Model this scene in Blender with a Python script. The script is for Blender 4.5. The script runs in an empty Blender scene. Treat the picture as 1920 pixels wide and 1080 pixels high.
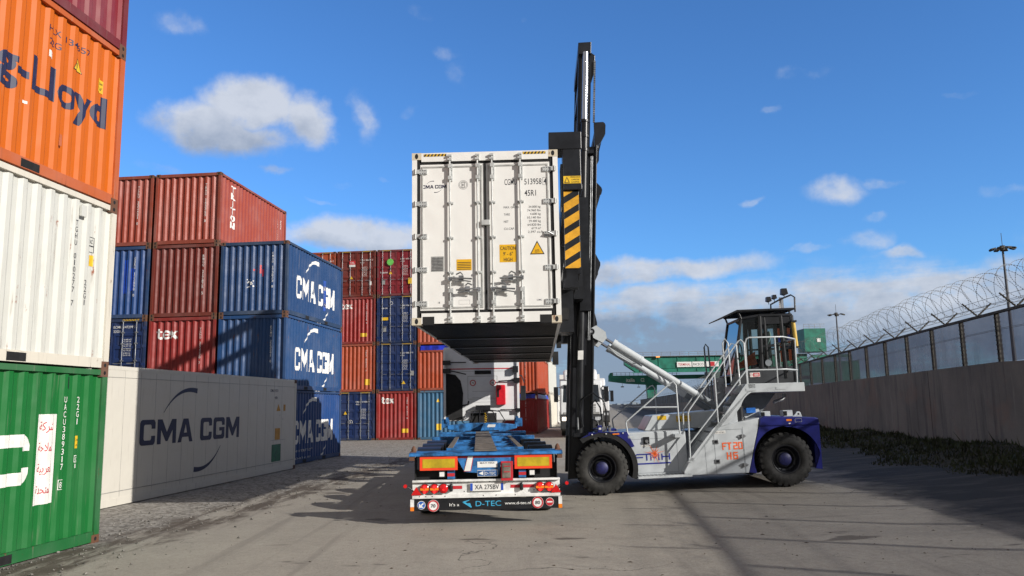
import bpy, bmesh, math, random
from math import sin, cos, pi, radians, atan2, sqrt
from mathutils import Vector, Matrix, Euler
random.seed(7)
SC = bpy.context.scene
COL = SC.collection

# ------------------------------------------------------------------ camera
H_CAM = 1.9333; PITCH = .1462; ROLL = .0171
cam_d = bpy.data.cameras.new("camera"); cam = bpy.data.objects.new("camera", cam_d); COL.objects.link(cam)
cam_d.sensor_width = 36; cam_d.lens = 1493.3/1920*36; cam_d.clip_start = .1; cam_d.clip_end = 6000
fwd = Vector((0, cos(PITCH), sin(PITCH))); up = Vector((0, -sin(PITCH), cos(PITCH))); rt = Vector((1, 0, 0))
r2 = rt*cos(ROLL) - up*sin(ROLL); u2 = up*cos(ROLL) + rt*sin(ROLL)
cam.matrix_world = Matrix((( r2.x, u2.x, -fwd.x, 0), (r2.y, u2.y, -fwd.y, 0), (r2.z, u2.z, -fwd.z, H_CAM), (0, 0, 0, 1)))
SC.camera = cam
SC.view_settings.view_transform = 'Standard'; SC.view_settings.look = 'None'
SC.view_settings.gamma = 1; SC.view_settings.exposure = 0.25
SC.cycles.max_bounces = 8; SC.cycles.transparent_max_bounces = 24
SC.cycles.sample_clamp_indirect = 4

# ------------------------------------------------------------------ sun and sky
SUN_DIR = Vector((.819*cos(radians(22)), -.573*cos(radians(22)), sin(radians(22)))).normalized()
sl = bpy.data.lights.new("sun", 'SUN'); sl.energy = 4.4; sl.angle = radians(.55); sl.color = (1, .955, .885)
so = bpy.data.objects.new("sun", sl); COL.objects.link(so)
so.rotation_euler = SUN_DIR.to_track_quat('Z', 'Y').to_euler()

W = bpy.data.worlds.new("World"); SC.world = W; W.use_nodes = True
NT = W.node_tree; NT.nodes.clear()
def wn(t, **k):
    n = NT.nodes.new(t)
    for a, b in k.items(): setattr(n, a, b)
    return n
def wmath(op, a, b=None, c=None, clamp=False):
    n = wn('ShaderNodeMath', operation=op); n.use_clamp = clamp
    for i, v in enumerate((a, b, c)):
        if v is None: continue
        if isinstance(v, (int, float)): n.inputs[i].default_value = v
        else: NT.links.new(v, n.inputs[i])
    return n.outputs[0]
sky = wn('ShaderNodeTexSky', sky_type='NISHITA'); sky.sun_disc = False
sky.sun_elevation = radians(22); sky.sun_rotation = radians(125)
sky.air_density = 1.0; sky.dust_density = .3; sky.ozone_density = 2.0; sky.altitude = 0
tc = wn('ShaderNodeTexCoord'); sep = wn('ShaderNodeSeparateXYZ'); NT.links.new(tc.outputs['Generated'], sep.inputs[0])
X, Y, Z = sep.outputs
az0 = wmath('ARCTAN2', X, Y); el0 = wmath('ARCSINE', Z)
def wnoise(scale, detail, rough, off=0.0, sx=1.0, sz=1.0):
    cmb = wn('ShaderNodeCombineXYZ')
    NT.links.new(wmath('MULTIPLY', az0, sx), cmb.inputs[0]); NT.links.new(wmath('MULTIPLY', el0, sz), cmb.inputs[1]); cmb.inputs[2].default_value = off
    n = wn('ShaderNodeTexNoise'); n.inputs['Scale'].default_value = scale; n.inputs['Detail'].default_value = detail; n.inputs['Roughness'].default_value = rough
    NT.links.new(cmb.outputs[0], n.inputs['Vector']); return n.outputs['Fac']
nA = wnoise(9, 6, .55, 1.3); nB = wnoise(9, 6, .55, 7.7); nD = wnoise(20, 8, .6, 3.1); nS = wnoise(7, 6, .6, 5.0, 1, 3.2); nT = wnoise(5, 3, .5, 9.0)
az = wmath('ADD', az0, wmath('MULTIPLY', wmath('SUBTRACT', nA, .5), .10))
el = wmath('ADD', el0, wmath('MULTIPLY', wmath('SUBTRACT', nB, .5), .065))
def dirpx(u, v):          # direction of a cloud measured once in the photograph -> azimuth, elevation
    x, y = u-960, v-540
    a = x*cos(ROLL)-y*sin(ROLL); b = x*sin(ROLL)+y*cos(ROLL)
    d = Vector((a, 1493.3*cos(PITCH)+b*sin(PITCH), 1493.3*sin(PITCH)-b*cos(PITCH))).normalized()
    return atan2(d.x, d.y), math.asin(d.z)
CLOUDS = [(475, 190, 88, 50, 1.0), (375, 232, 88, 42, 1.0), (575, 228, 52, 42, .95), (430, 255, 125, 30, .85), (678, 222, 24, 44, .45),
          (330, 42, 60, 22, .34), (680, 440, 170, 36, .9), (790, 398, 50, 12, .4), (1562, 360, 58, 28, .55), (1655, 338, 45, 12, .42),
          (1612, 458, 42, 17, .42), (1675, 476, 48, 12, .5), (1642, 416, 20, 13, .36), (1220, 502, 210, 22, .75), (1150, 548, 180, 22, .7),
          (1310, 590, 230, 40, .7), (1680, 545, 90, 22, .6), (1885, 492, 55, 28, .5), (835, 105, 30, 18, .29), (862, 150, 24, 36, .27),
          (1515, 145, 60, 15, .31), (1388, 382, 28, 7, .35), (525, 323, 28, 9, .38), (300, 322, 60, 12, .35), (1180, 640, 220, 60, .8),
          (765, 212, 26, 18, .26), (1455, 207, 24, 10, .30), (1560, 590, 250, 50, .75), (640, 341, 32, 8, .25), (1790, 182, 40, 8, .25), (960, 40, 12, 8, .28), (800, 20, 40, 18, .24), (1040, 470, 40, 8, .3), (1900, 350, 40, 10, .3), (1500, 470, 60, 8, .4), (1450, 540, 90, 10, .5), (720, 330, 22, 7, .3), (600, 372, 40, 6, .3),
          (-500, 300, 260, 90, .8), (2500, 350, 300, 70, .7), (2900, 100, 240, 60, .6)]
cov = None
for (cx, cy, rx, ry, wgt) in CLOUDS:
    a0, e0 = dirpx(cx, cy); ra = rx/1493.3*1.05; re = ry/1493.3*1.05
    q = wmath('SQRT', wmath('ADD', wmath('POWER', wmath('MULTIPLY', wmath('ABSOLUTE', wmath('SUBTRACT', az, a0)), 1/ra), 2.0), wmath('POWER', wmath('MULTIPLY', wmath('ABSOLUTE', wmath('SUBTRACT', el, e0)), 1/re), 2.0)))
    m = wmath('MULTIPLY', wmath('SUBTRACT', 1.45, q, clamp=True), wgt)
    cov = m if cov is None else wmath('MAXIMUM', cov, m)
mr = wn('ShaderNodeMapRange', interpolation_type='SMOOTHSTEP'); NT.links.new(el0, mr.inputs[0])
mr.inputs[1].default_value = radians(11.5); mr.inputs[2].default_value = radians(4.5); mr.inputs[3].default_value = 0; mr.inputs[4].default_value = 1.0
nH = wnoise(5, 7, .62, 11.0, 1, 5.5)
band = wmath('MULTIPLY', mr.outputs[0], wmath('ADD', -.35, wmath('MULTIPLY', nH, 2.5)), clamp=True)
cov = wmath('MAXIMUM', cov, band)
cov = wmath('ADD', cov, wmath('MULTIPLY', wmath('SUBTRACT', nD, .5), wmath('MULTIPLY', wmath('ADD', cov, .12), 1.7)))
m2 = wn('ShaderNodeMapRange', interpolation_type='SMOOTHSTEP'); NT.links.new(cov, m2.inputs[0]); m2.inputs[1].default_value = .16; m2.inputs[2].default_value = .82
m2.inputs[3].default_value = 0; m2.inputs[4].default_value = .93
# cloud tone: bright lit tops, greyer where thick and low
m3 = wn('ShaderNodeMapRange', interpolation_type='SMOOTHSTEP'); NT.links.new(wmath('ADD', wmath('MULTIPLY', wmath('ADD', nT, nS), .5), wmath('MULTIPLY', el0, 1.9)), m3.inputs[0])
m3.inputs[1].default_value = .46; m3.inputs[2].default_value = .90
SHADE = [(400, 285, 190, 62, .75), (560, 262, 60, 34, .4), (640, 470, 150, 22, .5), (1180, 640, 260, 62, .6), (1250, 700, 500, 50, .5)]
shd = None
for (cx, cy, rx, ry, wgt) in SHADE:
    a0, e0 = dirpx(cx, cy); ra = rx/1493.3; re = ry/1493.3
    q = wmath('SQRT', wmath('ADD', wmath('POWER', wmath('MULTIPLY', wmath('ABSOLUTE', wmath('SUBTRACT', az, a0)), 1/ra), 2.0), wmath('POWER', wmath('MULTIPLY', wmath('ABSOLUTE', wmath('SUBTRACT', el, e0)), 1/re), 2.0)))
    k_ = wmath('MULTIPLY', wmath('SUBTRACT', 1.3, q, clamp=True), wgt); shd = k_ if shd is None else wmath('MAXIMUM', shd, k_)
puff = wnoise(26, 7, .6, 15.0, 1, 1.3)
tone = wmath('SUBTRACT', wmath('ADD', m3.outputs[0], wmath('MULTIPLY', wmath('SUBTRACT', puff, .5), 1.1)), shd, clamp=True)
cc = wn('ShaderNodeMix', data_type='RGBA'); NT.links.new(tone, cc.inputs[0])
cc.inputs[6].default_value = (2.5, 3.15, 4.3, 1); cc.inputs[7].default_value = (6.4, 6.8, 7.6, 1)
tint = wn('ShaderNodeMix', data_type='RGBA', blend_type='MULTIPLY'); tint.inputs[0].default_value = 1
NT.links.new(sky.outputs[0], tint.inputs[6]); tint.inputs[7].default_value = (.66, 1.20, 1.86, 1)
mx = wn('ShaderNodeMix', data_type='RGBA'); NT.links.new(m2.outputs[0], mx.inputs[0]); NT.links.new(tint.outputs[2], mx.inputs[6]); NT.links.new(cc.outputs[2], mx.inputs[7])
# unseen overcast overhead and behind, added to turn the blue ambient light neutral
ov1 = wn('ShaderNodeMapRange', interpolation_type='SMOOTHSTEP'); NT.links.new(el0, ov1.inputs[0]); ov1.inputs[1].default_value = .62; ov1.inputs[2].default_value = .95
ov2 = wn('ShaderNodeMapRange', interpolation_type='SMOOTHSTEP'); NT.links.new(wmath('ABSOLUTE', az0), ov2.inputs[0]); ov2.inputs[1].default_value = .78; ov2.inputs[2].default_value = 1.15
ov = wmath('MULTIPLY', wmath('MAXIMUM', ov1.outputs[0], ov2.outputs[0]), wmath('ADD', .62, wmath('MULTIPLY', nS, .5), clamp=True), clamp=True)
mo = wn('ShaderNodeMix', data_type='RGBA'); NT.links.new(ov, mo.inputs[0]); NT.links.new(mx.outputs[2], mo.inputs[6]); mo.inputs[7].default_value = (3.1, 2.85, 2.55, 1); mx = mo
bg = wn('ShaderNodeBackground'); bg.inputs[1].default_value = .085; NT.links.new(mx.outputs[2], bg.inputs[0])
wo = wn('ShaderNodeOutputWorld'); NT.links.new(bg.outputs[0], wo.inputs[0])

# ------------------------------------------------------------------ frames measured on the site
YA, YB = .1048, .032
def ax(y): a = Vector((sin(y), cos(y), 0)); return a, Vector((cos(y), -sin(y), 0))
A, AP = ax(YA); B, BP = ax(YB)
def ground_z(x, y):
    w = x - .105*y
    z = 0
    if w > .3: z += .035*(min(w, 4.3)-.3)
    if w > 4.3: z += .075*(min(w, 10)-4.3)
    return z

# ------------------------------------------------------------------ materials
MATS = {}
def mat_new(name):
    m = bpy.data.materials.new(name); m.use_nodes = True; nt = m.node_tree; b = nt.nodes['Principled BSDF']; return m, nt, b
def node(nt, t, ins=None, **k):
    n = nt.nodes.new(t)
    for a, b in k.items(): setattr(n, a, b)
    for i, v in (ins or {}).items():
        if hasattr(v, 'is_linked') or isinstance(v, bpy.types.NodeSocket): nt.links.new(v, n.inputs[i])
        else: n.inputs[i].default_value = v
    return n
def ramp(nt, fac, lo, hi, a=0.0, b=1.0):
    n = node(nt, 'ShaderNodeMapRange', {0: fac, 1: lo, 2: hi, 3: a, 4: b}, interpolation_type='SMOOTHSTEP'); return n.outputs[0]
def mixc(nt, f, a, b, bt='MIX'):
    n = node(nt, 'ShaderNodeMix', {0: f}, data_type='RGBA', blend_type=bt)
    for i, v in ((6, a), (7, b)):
        if isinstance(v, bpy.types.NodeSocket): nt.links.new(v, n.inputs[i])
        else: n.inputs[i].default_value = (*v, 1) if len(v) == 3 else v
    return n.outputs[2]
def plain(name, col, rough=.5, metal=0, noise=.12, scale=6, coat=0):
    k = (name,)
    if k in MATS: return MATS[k]
    m, nt, b = mat_new(name)
    tcn = node(nt, 'ShaderNodeTexCoord'); n = node(nt, 'ShaderNodeTexNoise', {'Vector': tcn.outputs['Object'], 'Scale': scale, 'Detail': 5.0, 'Roughness': .65})
    dark = tuple(c*(1-noise*2.2) for c in col); lite = tuple(min(1, c*(1+noise)) for c in col)
    nt.links.new(mixc(nt, ramp(nt, n.outputs[0], .3, .7), dark, lite), b.inputs['Base Color'])
    b.inputs['Roughness'].default_value = rough; b.inputs['Metallic'].default_value = metal
    if coat: b.inputs['Coat Weight'].default_value = coat; b.inputs['Coat Roughness'].default_value = .15
    MATS[k] = m; return m
def paint(name, col, rust=.3, fade=.15, dirt=.2, rough=.42, rustcol=(.13, .045, .018), streak=.5):
    """weathered container paint: faded patches, vertical run marks, scattered rust"""
    if name in MATS: return MATS[name]
    m, nt, b = mat_new(name)
    tcn = node(nt, 'ShaderNodeTexCoord'); oi = node(nt, 'ShaderNodeObjectInfo')
    off = node(nt, 'ShaderNodeVectorMath', {0: tcn.outputs['Object'], 1: node(nt, 'ShaderNodeVectorMath', {0: (31., 17., 9.), 3: oi.outputs['Random']}, operation='SCALE').outputs[0]}, operation='ADD').outputs[0]
    big = node(nt, 'ShaderNodeTexNoise', {'Vector': off, 'Scale': .9, 'Detail': 4.0, 'Roughness': .6}).outputs[0]
    mp = node(nt, 'ShaderNodeMapping', {0: off, 3: (7., 7., .55)})
    st = node(nt, 'ShaderNodeTexNoise', {'Vector': mp.outputs[0], 'Scale': 1.3, 'Detail': 6.0, 'Roughness': .7}).outputs[0]
    fine = node(nt, 'ShaderNodeTexNoise', {'Vector': off, 'Scale': 5.0, 'Detail': 10.0, 'Roughness': .72}).outputs[0]
    faded = tuple(min(1, c*.8+.2*(.3+.5*max(col))) for c in col)
    c1 = mixc(nt, ramp(nt, big, .40, .72, 0, fade*1.9), col, faded)
    c2 = mixc(nt, ramp(nt, st, .52, .75, 0, streak), c1, tuple(c*.62 for c in col))
    dz = node(nt, 'ShaderNodeTexNoise', {'Vector': mp.outputs[0], 'Scale': 2.6, 'Detail': 3.0}).outputs[0]
    c3 = mixc(nt, ramp(nt, dz, .6, .8, 0, dirt), c2, (.32, .29, .25))
    rm = ramp(nt, node(nt, 'ShaderNodeMath', {0: fine, 1: st}, operation='ADD').outputs[0], 1.36-.22*rust, 1.46-.18*rust)
    c4 = mixc(nt, rm, c3, rustcol)
    nt.links.new(c4, b.inputs['Base Color']); b.inputs['Specular IOR Level'].default_value = .32
    nt.links.new(ramp(nt, rm, 0, 1, rough, .85), b.inputs['Roughness'])
    bp = node(nt, 'ShaderNodeBump', {'Strength': .5, 'Distance': .05, 'Height': node(nt, 'ShaderNodeTexNoise', {'Vector': off, 'Scale': 1.6, 'Detail': 2.0}).outputs[0]}); nt.links.new(bp.outputs[0], b.inputs['Normal'])
    MATS[name] = m; return m

M_RUST = paint('rusty_steel', (.13, .06, .035), 1.2, .2, .3, .75)
M_WHT = plain('lettering_white', (.74, .73, .70), .55, noise=.06)
M_BLKL = plain('lettering_black', (.02, .022, .03), .5)
M_NAVYL = plain('lettering_navy', (.018, .02, .06), .5)
M_YEL = plain('label_yellow', (.72, .45, .02), .5, noise=.06)
M_REDL = plain('lettering_red', (.5, .02, .03), .5, noise=.06)
M_ORL = plain('lettering_orange', (.85, .14, .03), .5, noise=.05)
M_BLUEL = plain('lettering_blue', (.02, .03, .26), .5, noise=.05)
M_STEEL = plain('galvanised_steel', (.36, .37, .38), .4, .8, noise=.2)
M_CHROME = plain('chrome_rod', (.72, .73, .75), .14, 1.0, noise=.03)
M_BLACK = plain('black_paint', (.012, .013, .016), .35, noise=.25, scale=3)
M_BLACKM = plain('matt_black', (.010, .010, .011), .8, noise=.25)
M_RUB = plain('rubber', (.028, .027, .025), .8, noise=.3, scale=9)
M_FLTG = plain('machine_grey_paint', (.50, .53, .55), .38, noise=.06, scale=2, coat=.2)
M_FLTD = plain('machine_dark_grey_paint', (.19, .21, .23), .45, noise=.12)
M_FLTB = plain('machine_blue_paint', (.014, .018, .16), .33, noise=.12, scale=3, coat=.3)
M_FLTH = plain('hub_blue', (.012, .014, .09), .5, noise=.3)
M_TRB = plain('trailer_blue_paint', (.027, .165, .43), .5, noise=.36, scale=5)
M_TRW = plain('trailer_white_paint', (.74, .74, .72), .4, noise=.12, scale=5)
M_DUST = plain('dusty_worn_steel', (.20, .17, .14), .8, noise=.3, scale=5)
M_REFLR = plain('reflector_red', (.85, .07, .02), .35, noise=.04)
M_REFLY = plain('reflector_yellow', (.50, .36, .015), .4, noise=.12)
M_GREEN = plain('crane_green_paint', (.012, .17, .115), .5, noise=.18, scale=.6)
M_CABW = plain('truck_white_paint', (.72, .73, .74), .3, noise=.04, scale=1.5, coat=.3)
M_GREYP = plain('grey_label', (.30, .30, .29), .5, noise=.15, scale=20)

def glass(name, tint=(.5, .6, .6), alpha=.75, dif=.08, difcol=(.3, .33, .35), grough=.04, gcol=.92, slab=False):
    if name in MATS: return MATS[name]
    m = bpy.data.materials.new(name); m.use_nodes = True; nt = m.node_tree; nt.nodes.clear()
    tr = node(nt, 'ShaderNodeBsdfTransparent', {0: (*tint, 1)}); gl = node(nt, 'ShaderNodeBsdfGlossy', {0: (gcol, gcol, gcol, 1), 'Roughness': grough})
    df = node(nt, 'ShaderNodeBsdfDiffuse', {0: (*difcol, 1)})
    if slab:   # thicker path through the tinted sheet at grazing angles
        cs = node(nt, 'ShaderNodeMath', {0: 1.08, 1: node(nt, 'ShaderNodeLayerWeight', {0: .5}).outputs['Facing']}, operation='SUBTRACT').outputs[0]
        ex = node(nt, 'ShaderNodeMath', {0: 1.0, 1: cs}, operation='DIVIDE').outputs[0]
        cmb = node(nt, 'ShaderNodeCombineColor', {i: node(nt, 'ShaderNodeMath', {0: tint[i], 1: ex}, operation='POWER').outputs[0] for i in range(3)})
        nt.links.new(cmb.outputs[0], tr.inputs[0])
    fr = node(nt, 'ShaderNodeFresnel', {0: 1.45})
    tcn = node(nt, 'ShaderNodeTexCoord'); mp = node(nt, 'ShaderNodeMapping', {0: tcn.outputs['Object'], 3: (1.5, 1.5, .5)})
    n = node(nt, 'ShaderNodeTexNoise', {'Vector': mp.outputs[0], 'Scale': 1.4, 'Detail': 6.0, 'Roughness': .65})
    f = ramp(nt, n.outputs[0], .3, .75, dif*.5, min(1, dif*1.7))
    a = node(nt, 'ShaderNodeMixShader', {0: f, 1: tr.outputs[0], 2: df.outputs[0]})
    c = node(nt, 'ShaderNodeMixShader', {0: fr.outputs[0], 1: a.outputs[0], 2: gl.outputs[0]})
    o = node(nt, 'ShaderNodeOutputMaterial'); nt.links.new(c.outputs[0], o.inputs[0]); MATS[name] = m; return m
M_GLASSC = glass('cab_glass', (.62, .72, .70), dif=.03, gcol=.38)
M_GLASST = plain('dark_windscreen', (.02, .025, .03), .06, noise=.1)
M_GLASSB = glass('barrier_pane', (.62, .63, .66), dif=.22, difcol=(.17, .17, .17), grough=.4, gcol=.30, slab=True)
def emis(name, col, e):
    m, nt, b = mat_new(name); b.inputs['Base Color'].default_value = (*col, 1); b.inputs['Emission Color'].default_value = (*col, 1); b.inputs['Emission Strength'].default_value = e; b.inputs['Roughness'].default_value = .2
    return m
M_LAMP = emis('lit_headlight', (1, .85, .7), 5.0)
M_TAIL = emis('lit_tail_lamp', (1, .02, .02), 1.1)
M_TAILD = plain('red_lens', (.55, .01, .012), .15, noise=.05)
M_AMB = plain('amber_lens', (.8, .22, .02), .2, noise=.05)

def m_ground():
    m, nt, b = mat_new('worn_concrete_yard')
    g = node(nt, 'ShaderNodeNewGeometry'); P = g.outputs['Position']
    def nz(s, d, r=.6, v=P): return node(nt, 'ShaderNodeTexNoise', {'Vector': v, 'Scale': s, 'Detail': d, 'Roughness': r}).outputs[0]
    big = nz(.16, 5); mid = nz(1.1, 6, .65); fine = nz(26, 8, .8); 
    mp = node(nt, 'ShaderNodeMapping', {0: P, 2: (0, 0, -.1), 3: (1.4, .22, 1)}); tyre = nz(.8, 6, .7, mp.outputs[0])
    mps = node(nt, 'ShaderNodeMapping', {0: P, 2: (0, 0, .35), 3: (.5, 1.9, 1)}); scuff = nz(.9, 7, .72, mps.outputs[0])
    c = mixc(nt, ramp(nt, big, .3, .7), (.30, .272, .228), (.355, .322, .272))
    c = mixc(nt, ramp(nt, mid, .35, .7), c, (.265, .238, .20))
    c = mixc(nt, ramp(nt, tyre, .5, .72, 0, .5), c, (.19, .17, .145))
    c = mixc(nt, ramp(nt, scuff, .62, .74, 0, .5), c, (.40, .37, .315))
    vor = node(nt, 'ShaderNodeTexVoronoi', {'Vector': P, 'Scale': 42.0}); 
    c = mixc(nt, ramp(nt, vor.outputs['Distance'], .05, .45, .55, 0), c, (.17, .155, .13))
    c = mixc(nt, ramp(nt, fine, .35, .72, 0, .55), c, (.44, .41, .355))
    grit = nz(9, 9, .85); c = mixc(nt, ramp(nt, grit, .50, .62, 0, .38), c, (.19, .17, .145)); c = mixc(nt, ramp(nt, grit, .46, .38, 0, .35), c, (.42, .39, .33))
    vt = node(nt, 'ShaderNodeTexVoronoi', {'Vector': P, 'Scale': 5.5}); spk = node(nt, 'ShaderNodeMath', {0: ramp(nt, vt.outputs['Distance'], .055, .035), 1: ramp(nt, node(nt, 'ShaderNodeSeparateColor', {0: vt.outputs['Color']}).outputs[0], .62, .66)}, operation='MULTIPLY').outputs[0]
    c = mixc(nt, spk, c, (.10, .085, .07))
    mpt = node(nt, 'ShaderNodeMapping', {0: P, 2: (0, 0, -.045), 3: (1, .035, 1)}); lane = nz(2.6, 4, .55, mpt.outputs[0]); c = mixc(nt, ramp(nt, lane, .56, .70, 0, .42), c, (.17, .15, .13))
    mpu = node(nt, 'ShaderNodeMapping', {0: P, 2: (0, 0, .6), 3: (.12, 1.1, 1)}); sw = nz(1.2, 5, .6, mpu.outputs[0]); c = mixc(nt, ramp(nt, sw, .60, .70, 0, .35), c, (.16, .145, .125))
    # gravel/dirt strip beside the stacks (x measured from the stack line) and the dirt lane beside the wall, darkened by painted shade
    sp = node(nt, 'ShaderNodeSeparateXYZ', {0: P})
    w = node(nt, 'ShaderNodeMath', {0: sp.outputs[0], 1: node(nt, 'ShaderNodeMath', {0: sp.outputs[1], 1: .105}, operation='MULTIPLY').outputs[0]}, operation='SUBTRACT').outputs[0]
    ww = node(nt, 'ShaderNodeMath', {0: w, 1: node(nt, 'ShaderNodeMath', {0: mid, 1: 2.2}, operation='MULTIPLY').outputs[0]}, operation='ADD').outputs[0]
    gm = ramp(nt, ww, -6.0, -6.55)
    stones = node(nt, 'ShaderNodeTexVoronoi', {'Vector': P, 'Scale': 17.0})
    gcol = mixc(nt, ramp(nt, nz(2.0, 6, .7), .4, .65), (.27, .25, .22), (.12, .10, .08))
    sv = node(nt, 'ShaderNodeSeparateColor', {0: stones.outputs['Color']}).outputs[0]
    gcol = mixc(nt, ramp(nt, sv, .1, .9, .0, .75), gcol, (.36, .34, .31)); gcol = mixc(nt, ramp(nt, sv, .45, .1, .0, .6), gcol, (.10, .09, .08))
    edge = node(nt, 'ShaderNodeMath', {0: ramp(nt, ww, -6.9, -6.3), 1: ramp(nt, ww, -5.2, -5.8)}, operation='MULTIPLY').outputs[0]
    c = mixc(nt, gm, c, gcol)
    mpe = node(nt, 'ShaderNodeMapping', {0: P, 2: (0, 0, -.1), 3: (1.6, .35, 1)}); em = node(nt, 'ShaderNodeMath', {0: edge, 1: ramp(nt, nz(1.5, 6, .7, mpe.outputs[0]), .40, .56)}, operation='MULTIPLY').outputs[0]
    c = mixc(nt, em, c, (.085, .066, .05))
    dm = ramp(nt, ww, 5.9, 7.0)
    c = mixc(nt, dm, c, mixc(nt, ramp(nt, scuff, .45, .6), (.030, .029, .028), (.070, .065, .060)))  # lane colour also carries the dark tone of the wall's shadow
    st = node(nt, 'ShaderNodeMapping', {0: P, 3: (.55, 1.3, 1)}); stn = nz(1.0, 4, .5, st.outputs[0]); 
    c = mixc(nt, ramp(nt, stn, .655, .70, 0, .75), c, (.075, .06, .048))
    # hairline cracks
    vc = node(nt, 'ShaderNodeTexVoronoi', {'Vector': node(nt, 'ShaderNodeVectorMath', {0: P, 1: node(nt, 'ShaderNodeTexNoise', {'Vector': P, 'Scale': 1.7, 'Detail': 4.0}).outputs['Color']}, operation='ADD').outputs[0], 'Scale': .17}, feature='DISTANCE_TO_EDGE')
    ck = node(nt, 'ShaderNodeMath', {0: ramp(nt, vc.outputs[0], .0008, .0035, 1, 0), 1: ramp(nt, big, .45, .6)}, operation='MULTIPLY').outputs[0]
    c = mixc(nt, node(nt, 'ShaderNodeMath', {0: ck, 1: .8}, operation='MULTIPLY').outputs[0], c, (.04, .035, .03))
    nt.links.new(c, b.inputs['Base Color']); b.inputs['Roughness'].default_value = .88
    bh = node(nt, 'ShaderNodeMath', {0: fine, 1: node(nt, 'ShaderNodeMath', {0: stones.outputs['Distance'], 1: gm}, operation='MULTIPLY').outputs[0]}, operation='ADD').outputs[0]
    bp = node(nt, 'ShaderNodeBump', {'Strength': .6, 'Distance': .02, 'Height': bh}); nt.links.new(bp.outputs[0], b.inputs['Normal'])
    return m
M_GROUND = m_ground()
def m_conc():
    m, nt, b = mat_new('stained_concrete_wall')
    g = node(nt, 'ShaderNodeNewGeometry'); P = g.outputs['Position']
    def nz(s, d, r=.6, v=P): return node(nt, 'ShaderNodeTexNoise', {'Vector': v, 'Scale': s, 'Detail': d, 'Roughness': r}).outputs[0]
    mp = node(nt, 'ShaderNodeMapping', {0: P, 3: (1, 1.5, .12)}); s = nz(1.6, 5, .7, mp.outputs[0])
    c = mixc(nt, ramp(nt, nz(.5, 6), .35, .68), (.17, .145, .12), (.25, .215, .175))
    c = mixc(nt, ramp(nt, s, .5, .66, 0, .75), c, (.09, .08, .07))
    c = mixc(nt, ramp(nt, s, .40, .30, 0, .6), c, (.36, .33, .28))
    c = mixc(nt, ramp(nt, nz(.8, 3), .55, .7, 0, .5), c, (.27, .17, .12))
    c = mixc(nt, ramp(nt, nz(30, 6, .8), .3, .7, 0, .3), c, (.12, .10, .09))
    nt.links.new(c, b.inputs['Base Color']); b.inputs['Roughness'].default_value = .9
    bp = node(nt, 'ShaderNodeBump', {'Strength': .4, 'Distance': .02, 'Height': nz(12, 8, .7)}); nt.links.new(bp.outputs[0], b.inputs['Normal'])
    return m
M_CONC = m_conc()
def m_stripe(name, c1, c2, period, ang=45, axis='XZ', thick=.5):
    m, nt, b = mat_new(name); tcn = node(nt, 'ShaderNodeTexCoord'); sp = node(nt, 'ShaderNodeSeparateXYZ', {0: tcn.outputs['Object']})
    k = math.tan(radians(ang))
    v = node(nt, 'ShaderNodeMath', {0: sp.outputs[2], 1: node(nt, 'ShaderNodeMath', {0: sp.outputs[0], 1: k}, operation='MULTIPLY').outputs[0]}, operation='SUBTRACT').outputs[0]
    f = node(nt, 'ShaderNodeMath', {0: node(nt, 'ShaderNodeMath', {0: v, 1: 1/period}, operation='MULTIPLY').outputs[0]}, operation='FRACT').outputs[0]
    nt.links.new(mixc(nt, node(nt, 'ShaderNodeMath', {0: f, 1: thick}, operation='GREATER_THAN').outputs[0], c1, c2), b.inputs['Base Color']); b.inputs['Roughness'].default_value = .45
    return m
M_HAZ = m_stripe('hazard_stripes_on_arm', (.66, .34, .02), (.012, .012, .014), .295, 32, thick=.58)
M_HAZS = m_stripe('hazard_stripes_on_header', (.62, .38, .03), (.02, .02, .02), .10, 60)

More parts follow.
